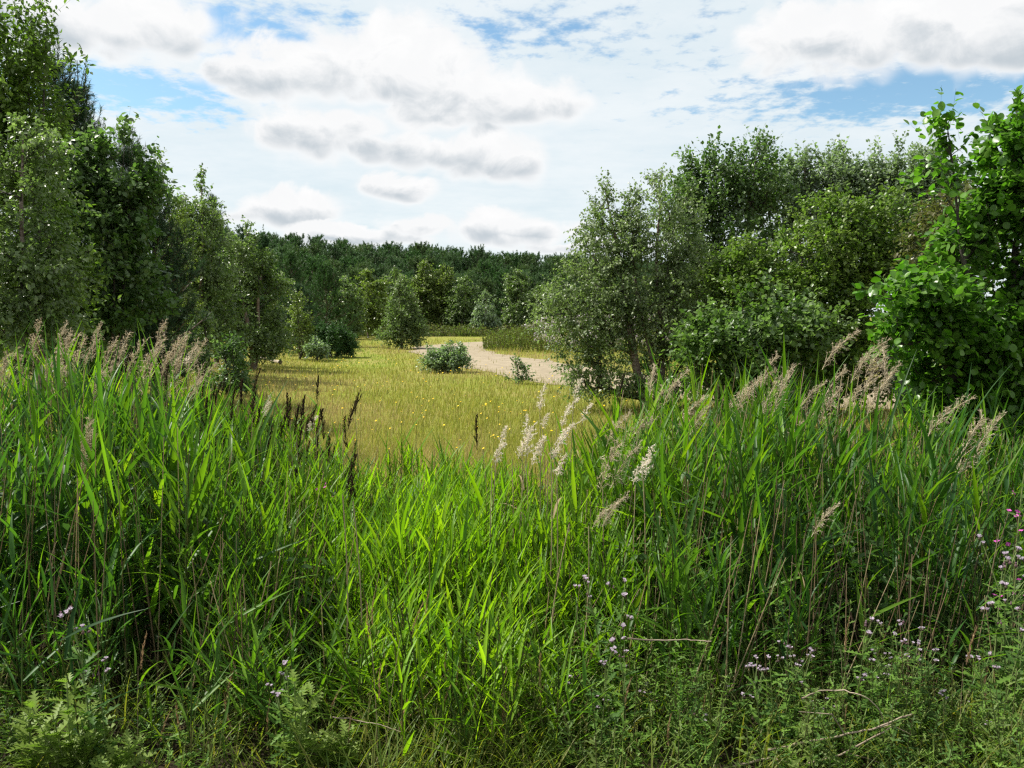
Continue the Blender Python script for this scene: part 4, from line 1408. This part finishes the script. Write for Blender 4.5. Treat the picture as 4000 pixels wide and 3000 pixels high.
def build_thistles():
    R = np.random.default_rng(101)
    lm = []
    for q in range(4):
        g = Geo()
        V, Fc = jag_leaf(1, .14 + .02 * q, 5, .65)
        g.add(V, Fc, pick(R, THC, 1, .1)[0])
        lm.append(g.mesh('leaf', M['herb']))
    # flower head: bulb + tuft
    def head(open_):
        gb, gf = Geo(), Geo()
        prof = [(0, .001), (.004, .006), (.009, .0075), (.014, .006), (.017, .004)]
        p = np.array([(0, 0, a) for a, _ in prof])
        r = np.array([b for _, b in prof])
        gb.segs(p[:-1], p[1:], r[:-1], r[1:], 7, (.11, .10, .06) if open_ else (.16, .10, .11))
        n = 46 if open_ else 18
        d = norm(rvec(R, n) * np.array([1, 1, .6]) * (.9 if open_ else .35) + np.array([0, 0, 1.]))
        L = .016 if open_ else .009
        gf.scatter(np.array([(-.5, 0, 0), (.5, 0, 0), (.3, 1, 0), (-.3, 1, 0)]), np.array([(0, 1, 2, 3)]), np.array([0, 0, .015]) + d * .002, frames(d, rvec(R, n)),
                   np.stack([np.full(n, .0026), np.full(n, L), np.ones(n)], 1), pick(R, [(.64, .56, .64), (.70, .65, .69), (.52, .44, .54)] if open_ else [(.40, .22, .38), (.36, .30, .22)], n, .12))
        return gb.mesh('flower_head', M['herb']), gf.mesh('florets', M['petal'])
    heads = [head(True), head(False), head(True)]
    protos = []
    for q in range(5):
        root = thing('thistle', 'x', 'thistle', (0, 0, -50), 'x')
        h = .62
        ts = np.linspace(0, 1, 6)
        b = R.normal(size=2) * .05
        ax = np.stack([b[0] * ts ** 2, b[1] * ts ** 2, ts * h], 1)
        g = Geo()
        g.segs(ax[:-1], ax[1:], np.linspace(.0045, .0025, 5), np.linspace(.0042, .002, 5), 5, (.12, .15, .05))
        tips = [ax[-1]]
        for k in range(3 + q % 3):
            t = .62 + .3 * R.random()
            p = np.array([np.interp(t, ts, ax[:, i]) for i in range(3)])
            a = R.random() * 6.28
            e = p + np.array([math.cos(a) * .07, math.sin(a) * .07, .10 + .10 * R.random()])
            g.segs([p], [e], .0022, .0016, 4, (.12, .15, .05))
            tips.append(e)
            o = put(lm[k % 4], 'leaf', root)
            set_local(o, p, rot_frame(a, .4, .1), .07)
        g.obj('stem', M['green_stalk'], root)
        for k in range(17):
            t = .12 + .8 * k / 17
            p = np.array([np.interp(t, ts, ax[:, i]) for i in range(3)])
            o = put(lm[int(R.integers(0, 4))], 'leaf', root)
            set_local(o, p, rot_frame(k * 2.4 + R.normal() * .3, .35 + R.normal() * .25, R.normal() * .25), (.15 - .09 * t) * (.8 + .4 * R.random()))
        for tp in tips:
            for k in range(2):
                hb, hf = heads[int(R.integers(0, 3))]
                o = put(hb, 'flower_head', root)
                e = tp + R.normal(size=3) * np.array([.014, .014, .008]) * (k > 0)
                set_local(o, e, rot_frame(R.random() * 6.28, .3 * R.normal(), R.normal() * .4), .62 + .28 * R.random())
                f = put(hf, 'florets', o)
        protos.append(root)
    kids = kids_of(*protos)
    spots = [(1130, 2560, 'pinkish thistle with a cluster of heads before the left reeds, near the yellow green weeds'), (1115, 2670, None), (340, 2430, 'thistle with dry brown heads at the left of the bank'),
             (400, 2600, None), (2370, 2300, 'tallest thistle in the middle, one pale head above the reeds'), (2420, 2270, None), (2350, 2500, None), (2440, 2540, None), (2230, 2620, None),
             (2860, 2680, None), (3030, 2540, None), (2980, 2580, None), (3060, 2570, None), (3360, 2400, 'thistle pair of heads high among the right reed blades'), (3180, 2550, None),
             (3420, 2540, None), (3500, 2480, 'bushy thistle with the densest cluster of lilac heads'), (3560, 2490, None), (3600, 2540, None), (3450, 2600, None), (3700, 2690, None), (3400, 2610, None),
             (3930, 2420, 'thistle at the right edge under the pink willowherb'), (3960, 2160, 'tall thistle with dry brown heads at the right edge'), (3900, 2190, None), (3950, 2230, None), (3860, 2560, None),
             (2560, 2720, None), (2700, 2780, None), (3250, 2740, None), (3800, 2760, None), (2300, 2720, None)]
    for k, (px, py, lab) in enumerate(spots):
        d = 3.5 + .35 * R.random() if py > 2300 else 3.95
        if px < 1300:
            d = 3.4
        t = P(px, py, d)
        zb = float(ground_z(t[0], d))
        o = copy_tree(protos[k % 5], kids)
        s = max(.25, (t[2] - zb) / .68)
        o.location = (t[0], d, zb)
        o.scale = (max(s, .85),) * 2 + (s,)
        o.rotation_euler = (0, 0, R.random() * 6.28)
        if lab:
            o['label'], o['group'] = lab, 'thistles on the near bank'
        elif px < 1300:
            o['label'], o['group'] = 'small thistle with few pinkish heads at the lower left of the bank', 'small thistles at the lower left'
        elif px < 2600:
            o['label'], o['group'] = 'pale-headed thistle among the weeds in the lower middle of the bank', 'thistles in the lower middle'
        else:
            o['label'], o['group'] = 'lilac-headed thistle among the weeds at the lower right of the bank', 'thistles at the lower right'
    for p in protos:
        for c in kids[p.name]:
            for f in kids[c.name]:
                bpy.data.objects.remove(f)
            bpy.data.objects.remove(c)
        bpy.data.objects.remove(p)


build_thistles()


def build_feathery():
    """yellow green feathery weeds at the lower left"""
    R = np.random.default_rng(110)
    lm = []
    for q in range(3):
        g = Geo()
        V, Fc = jag_leaf(1, .30, 6, .80)
        g.add(V, Fc, pick(R, [(.125, .19, .032), (.15, .215, .04)], 1, .08)[0])
        lm.append(g.mesh('leaf', M['herb']))
    spots = [(260, 2640, 'widest yellow green feathery weed at the bottom left'), (110, 2760, 'pale feathery weed in the bottom left corner'), (350, 2700, 'tall feathery weed right of the widest one'),
             (330, 2860, 'low bright feathery weed at the very bottom left'), (1150, 2640, 'feathery weed under the pinkish thistle heads'), (1350, 2860, 'low feathery weed at the bottom left of centre'),
             (500, 2900, 'small feathery weed between the dry stems at the bottom')]
    for k, (px, py, lab) in enumerate(spots):
        d = 3.3 + .08 * (k % 3)
        t = P(px, py, d)
        zb = float(ground_z(t[0], d))
        h = max(.2, t[2] - zb)
        root = thing('feathery_weed', lab, 'weed', (t[0], d, zb), 'feathery weeds of the bank')
        ts = np.linspace(0, 1, 5)
        g = Geo()
        for sidx in range(3):
            b = R.normal(size=2) * .10 * (sidx > 0)
            ax = np.stack([b[0] * ts, b[1] * ts, ts * h * (1 - .2 * (sidx > 0))], 1)
            g.segs(ax[:-1], ax[1:], .0035, .002, 4, (.14, .17, .05))
            for q in range(16):
                tt = .15 + .85 * q / 16
                p = np.array([np.interp(tt, ts, ax[:, i]) for i in range(3)])
                o = put(lm[q % 3], 'leaf', root)
                set_local(o, p, rot_frame(q * 2.4 + R.normal() * .3, .6 + R.normal() * .2, R.normal() * .2), (.13 - .05 * tt) * (.8 + .4 * R.random()))
        g.obj('stem', M['green_stalk'], root)


build_feathery()


def build_willowherb():
    R = np.random.default_rng(115)
    gl = Geo()
    gl.add(SLIM[0], SLIM[1], (.08, .14, .035))
    leaf = gl.mesh('leaf', M['herb'])
    gp = Geo()
    for k in range(4):
        a = k * math.pi / 2
        fr = rot_frame(a, .45)
        V = OVAL[0] * np.array([1.15, 1, 1])
        gp.add(V @ fr, OVAL[1], (.55, .10, .42))
    gp.segs([(0, 0, -.4)], [(0, 0, .5)], .06, .05, 4, (.75, .6, .6))
    flower = gp.mesh('flower', M['petal'])
    for (px, py, d, lab, nf) in [(3975, 1760, 4.4, 'tall pink willowherb at the right edge of the reeds', 11), (3925, 2150, 4.1, 'lower pink willowherb leaning in from the right edge', 6),
                                 (1275, 1880, 6.0, 'small pink willowherb lost among the reeds left of centre', 4), (3990, 2300, 3.8, 'short willowherb with few pink flowers at the far right edge', 3)]:
        t = P(px, py, d)
        zb = float(ground_z(t[0], d))
        h = t[2] - zb
        root = thing('willowherb', lab, 'wildflower', (t[0], d, zb), 'pink willowherbs')
        ts = np.linspace(0, 1, 6)
        ax = np.stack([.05 * ts ** 2, 0 * ts, ts * h], 1)
        g = Geo()
        g.segs(ax[:-1], ax[1:], .004, .002, 5, (.14, .12, .05))
        g.obj('stem', M['green_stalk'], root)
        for k in range(34):
            tt = .15 + .8 * k / 34
            p = np.array([np.interp(tt, ts, ax[:, i]) for i in range(3)])
            set_local(put(leaf, 'leaf', root), p, rot_frame(k * 1.6 + R.normal() * .3, .45 + R.normal() * .2, R.normal() * .2), .11 - .05 * tt)
        for k in range(nf):
            tt = 1 - .30 * R.random() * (nf > 4) - .10 * R.random()
            p = np.array([np.interp(tt, ts, ax[:, i]) for i in range(3)]) + R.normal(size=3) * np.array([.045, .045, .02])
            set_local(put(flower, 'flower', root), p, rot_frame(R.random() * 6.28, R.normal() * .5, R.normal()), .014 + .006 * R.random())


build_willowherb()


def build_undergrowth():
    R = np.random.default_rng(120)
    # leafy weeds low on the bank
    g = Geo()
    V, Fc = jag_leaf(1, .17, 3, .70)
    n = 1650
    d = 3.15 + 1.6 * R.random(n)
    px = -300 + 4600 * R.random(n)
    w = np.interp(px, [-300, 600, 1000, 2000, 2300, 4000], [.30, .22, .08, .08, .60, .9])
    cl = .5 + .5 * np.sin(px * .011 + 3 * np.sin(d * 3.1)) * np.sin(d * 4.3 + px * .004)
    k = R.random(n) < w * np.clip(-.1 + 1.5 * cl, 0, 1)
    px, d, cl = px[k], d[k], cl[k]
    n = len(d)
    x = (px - 2000) / F_PX * d
    zb = ground_z(x, d)
    h = (.65 + .65 * cl) * (.22 + .36 * R.random(n)) * np.interp(px, [0, 1000, 2000, 2500, 4000], [.8, .6, .5, 1.0, 1.1]) * np.interp(d, [3.2, 4.0, 4.8], [.75, 1, 1.15])
    base = np.stack([x, d, zb], 1)
    top = base + np.stack([R.normal(size=n) * .06, R.normal(size=n) * .06, h], 1)
    g.segs(base, top, .003, .0018, 3, pick(R, [(.12, .15, .05), (.15, .15, .06)], n))
    m = 30
    i = np.repeat(np.arange(n), m)
    t = .08 + .92 * R.random(n * m)
    a = R.random(n * m) * 6.28
    el = .4 + R.normal(size=n * m) * .35
    dd = np.stack([np.cos(a) * np.cos(el), np.sin(a) * np.cos(el), np.sin(el)], 1)
    g.scatter(V, Fc, base[i] * (1 - t[:, None]) + top[i] * t[:, None], frames(dd, norm(np.array([0, 0, 1.]) + rvec(R, n * m) * .5)), (.068 - .03 * t) * (.6 + .6 * R.random(n * m)),
              pick(R, THC + [(.12, .17, .04)], n, .12)[i])
    tag(g.obj('bank_weeds', M['herb']), 'tangle of small jagged green weeds along the foot of the picture', 'weeds', None, 'stuff')
    # oval-leaved herbs low among the reeds
    g = Geo()
    n = 1300
    d = 4.5 + 3.2 * R.random(n)
    px = -300 + 4600 * R.random(n)
    k = R.random(n) < 1 - .85 * np.exp(-((px - 1800) / 650) ** 2)
    px, d = px[k], d[k]
    n = len(d)
    x = (px - 2000) / F_PX * d
    zb = ground_z(x, d)
    h = (.5 + .35 * R.random(n)) * np.clip((canopy(px) - zb), .5, 2) * .95
    base = np.stack([x, d, zb], 1)
    top = base + np.stack([R.normal(size=n) * .08, R.normal(size=n) * .08, h], 1)
    g.segs(base, top, .003, .002, 3, pick(R, [(.10, .13, .04)], n))
    m = 20
    i = np.repeat(np.arange(n), m)
    t = .25 + .75 * R.random(n * m)
    g.scatter(OVAL[0] * np.array([.75, 1, 1]), OVAL[1], base[i] * (1 - t[:, None]) + top[i] * t[:, None], frames(norm(rvec(R, n * m) + np.array([0, 0, .2])), norm(np.array([0, 0, 1.]) + rvec(R, n * m) * .7)),
              .06 * (.6 + .7 * R.random(n * m)), pick(R, [(.05, .10, .025), (.06, .115, .03), (.045, .085, .03)], n, .15)[i])
    tag(g.obj('reed_bed_herbs', M['herb']), 'oval-leaved herbs growing low among the reeds', 'herbs', None, 'stuff')
    # grass tufts of the bank
    g = Geo()
    V, Fc = blade(1.0, .018, .7, 4)
    n = 7500
    d = 3.1 + 1.0 * R.random(n)
    px = -300 + 4600 * R.random(n)
    k = R.random(n) < np.interp(px, [0, 800, 1300, 1600, 2000, 2400, 4000], [.25, .25, .3, 1, .7, .3, .4])
    px, d = px[k], d[k]
    n = len(d)
    x = (px - 2000) / F_PX * d
    a = R.random(n) * 6.28
    el = 1.25 + R.normal(size=n) * .18
    dd = np.stack([np.cos(a) * np.cos(el), np.sin(a) * np.cos(el), np.sin(el)], 1)
    L = (.22 + .36 * R.random(n)) * np.interp(d, [3.2, 3.9, 4.7], [.7, 1, 1.25])
    g.scatter(V, Fc, np.stack([x, d, ground_z(x, d)], 1), frames(dd, np.stack([-np.cos(a), -np.sin(a), np.ones(n) * .4], 1)), np.stack([L * .4 + .25, L, L], 1),
              pick(R, [(.11, .18, .022), (.14, .21, .03), (.09, .15, .025), (.19, .19, .05)], n, .15))
    tag(g.obj('bank_grass', M['reed']), 'fine fresh grass along the foot of the picture', 'grass', None, 'stuff')
    # dead stalks standing in the reeds
    g = Geo()
    n = 900
    d = 3.8 + 4.2 * R.random(n)
    px = R.random(n) * 4400 - 200
    x = (px - 2000) / F_PX * d
    zb = ground_z(x, d)
    H = np.clip(canopy(px) - zb + .05, .5, 2.4) * (.7 + .35 * R.random(n)) * np.interp(d, [3.7, 5.4], [.7, 1])
    base = np.stack([x, d, zb], 1)
    top = base + np.stack([R.normal(size=n) * .14 + .10, R.normal(size=n) * .08, H], 1)
    g.segs(base, top, .0042, .0016, 4, pick(R, [(.34, .27, .15), (.40, .33, .20), (.22, .16, .09), (.10, .065, .045)], n, .25))
    tag(g.obj('dead_reed_stalks', M['dry']), 'last year\'s bare straw-coloured reed stalks standing among the green', 'reeds', None, 'stuff')


build_undergrowth()


def build_seed_grass():
    """brown flowering grass stems at the bottom"""
    R = np.random.default_rng(130)
    heads, stems = [], []
    for q in range(3):
        g = Geo()
        n = 60
        t = R.random(n)
        p = np.stack([.02 * t * t, 0 * t, t * .13], 1)
        d = norm(rvec(R, n) * .35 + np.array([.1, 0, 1]))
        g.scatter(np.array([(-.5, 0, 0), (.5, 0, 0), (0, 1, 0)]), np.array([(0, 1, 2)]), p + rvec(R, n) * .004 * (1 - t[:, None]), frames(d, rvec(R, n)),
                  np.stack([np.full(n, .0035), np.full(n, .018), np.ones(n)], 1), pick(R, [(.30, .20, .11), (.36, .27, .15), (.24, .15, .09)], n, .15))
        heads.append(g.mesh('seed_head', M['dry']))
        g = Geo()
        tt = np.linspace(0, 1, 6)
        p = np.stack([.06 * (q - 1) * tt ** 2, .03 * tt ** 2, tt], 1)
        g.segs(p[:-1], p[1:], .0016, .0012, 4, (.3, .25, .12))
        stems.append((g.mesh('stem', M['stalk']), .06 * (q - 1)))
    lst = [(1450, 2340), (1440, 2400), (1600, 2390), (1660, 2320), (1480, 2640), (1620, 2640), (1740, 2560), (1780, 2600), (1960, 2640), (1965, 2780), (2110, 2580), (2100, 2690), (2210, 2800), (1360, 2860),
           (1720, 2700), (1850, 2680), (540, 2510), (880, 2640), (900, 2830), (1040, 2800), (620, 2880), (3310, 2450), (3140, 2780), (2610, 2830), (2750, 2830), (3790, 2500), (2440, 2680), (3860, 2650), (1560, 2760),
           (1280, 2700), (700, 2760), (3300, 2880), (2260, 2930), (3560, 2820)]
    for k, (px, py) in enumerate(lst):
        d = 3.3 + .4 * R.random()
        t = P(px, py, d)
        zb = float(ground_z(t[0], d))
        h = max(.15, t[2] - zb - .11)
        me, b = stems[k % 3]
        sl = R.normal() * .12
        zone = 'left of centre' if px < 1300 else 'in the lower middle' if px < 2300 else 'on the lower right'
        root = thing('seed_grass', 'thin grass stem with brown seed head on the bank, ' + zone, 'grass stem', (t[0] - (sl + b) * h, d, zb), 'brown grass heads ' + zone)
        st = put(me, 'stem', root)
        st.matrix_local = Matrix(((h, 0, sl * h, 0), (0, h, 0, 0), (0, 0, h, 0), (0, 0, 0, 1)))
        hd = put(heads[k % 3], 'seed_head', root)
        hd.location = ((sl + b) * h, .03 * h, h * .985)
        hd.rotation_euler = (0, sl + 2 * b, R.random() * .6)
        hd.scale = (.9 + .4 * R.random(),) * 3


build_seed_grass()


def build_twigs():
    R = np.random.default_rng(140)
    sets = [('long pale dead twig lying across the weeds at the bottom right', [(3000, 2930), (3150, 2900), (3300, 2870), (3420, 2845), (3530, 2800), (3560, 2790)], [(3300, 2870, 3250, 2790, 3120, 2780), (3420, 2845, 3480, 2830, 3560, 2870)], .006),
            ('arched dry bramble stem over the weeds at the bottom right', [(3130, 2730), (3200, 2700), (3290, 2695), (3370, 2715), (3430, 2760), (3460, 2830)], [], .004),
            ('grey dead twig running along the bottom right edge', [(2860, 2995), (3000, 2960), (3130, 2990), (3300, 2940), (3450, 2860), (3480, 2840)], [(3300, 2940, 3380, 2960, 3450, 2985)], .006),
            ('thin dry stem lying level among the reeds in the lower middle', [(2450, 2495), (2560, 2500), (2680, 2498), (2780, 2505)], [], .004),
            ('thin pale stem arching at the lower left of centre', [(1300, 2800), (1400, 2815), (1480, 2830), (1570, 2860)], [], .003)]
    for lab, pts, forks, r in sets:
        d0 = 3.42
        W = np.array([P(px, py, d0 + .05 * math.sin(k * 1.3)) for k, (px, py) in enumerate(pts)])
        root = thing('dead_twig', lab, 'twig', tuple(W[0]), 'dead twigs on the bank')
        t = np.linspace(0, len(W) - 1, 20)
        S = np.stack([np.interp(t, np.arange(len(W)), W[:, i]) for i in range(3)], 1) + R.normal(size=(20, 3)) * .0015 - W[0]
        tube_obj('stem', S, list(np.linspace(r, r * .5, 20)), 'dead_wood', root, 5)
        for f in forks:
            q = np.array([P(f[0], f[1], d0), P(f[2], f[3], d0 - .03), P(f[4], f[5], d0 - .05)]) - W[0]
            tube_obj('side_twig', q, [r * .6, r * .45, r * .25], 'dead_wood', root, 5)


build_twigs()
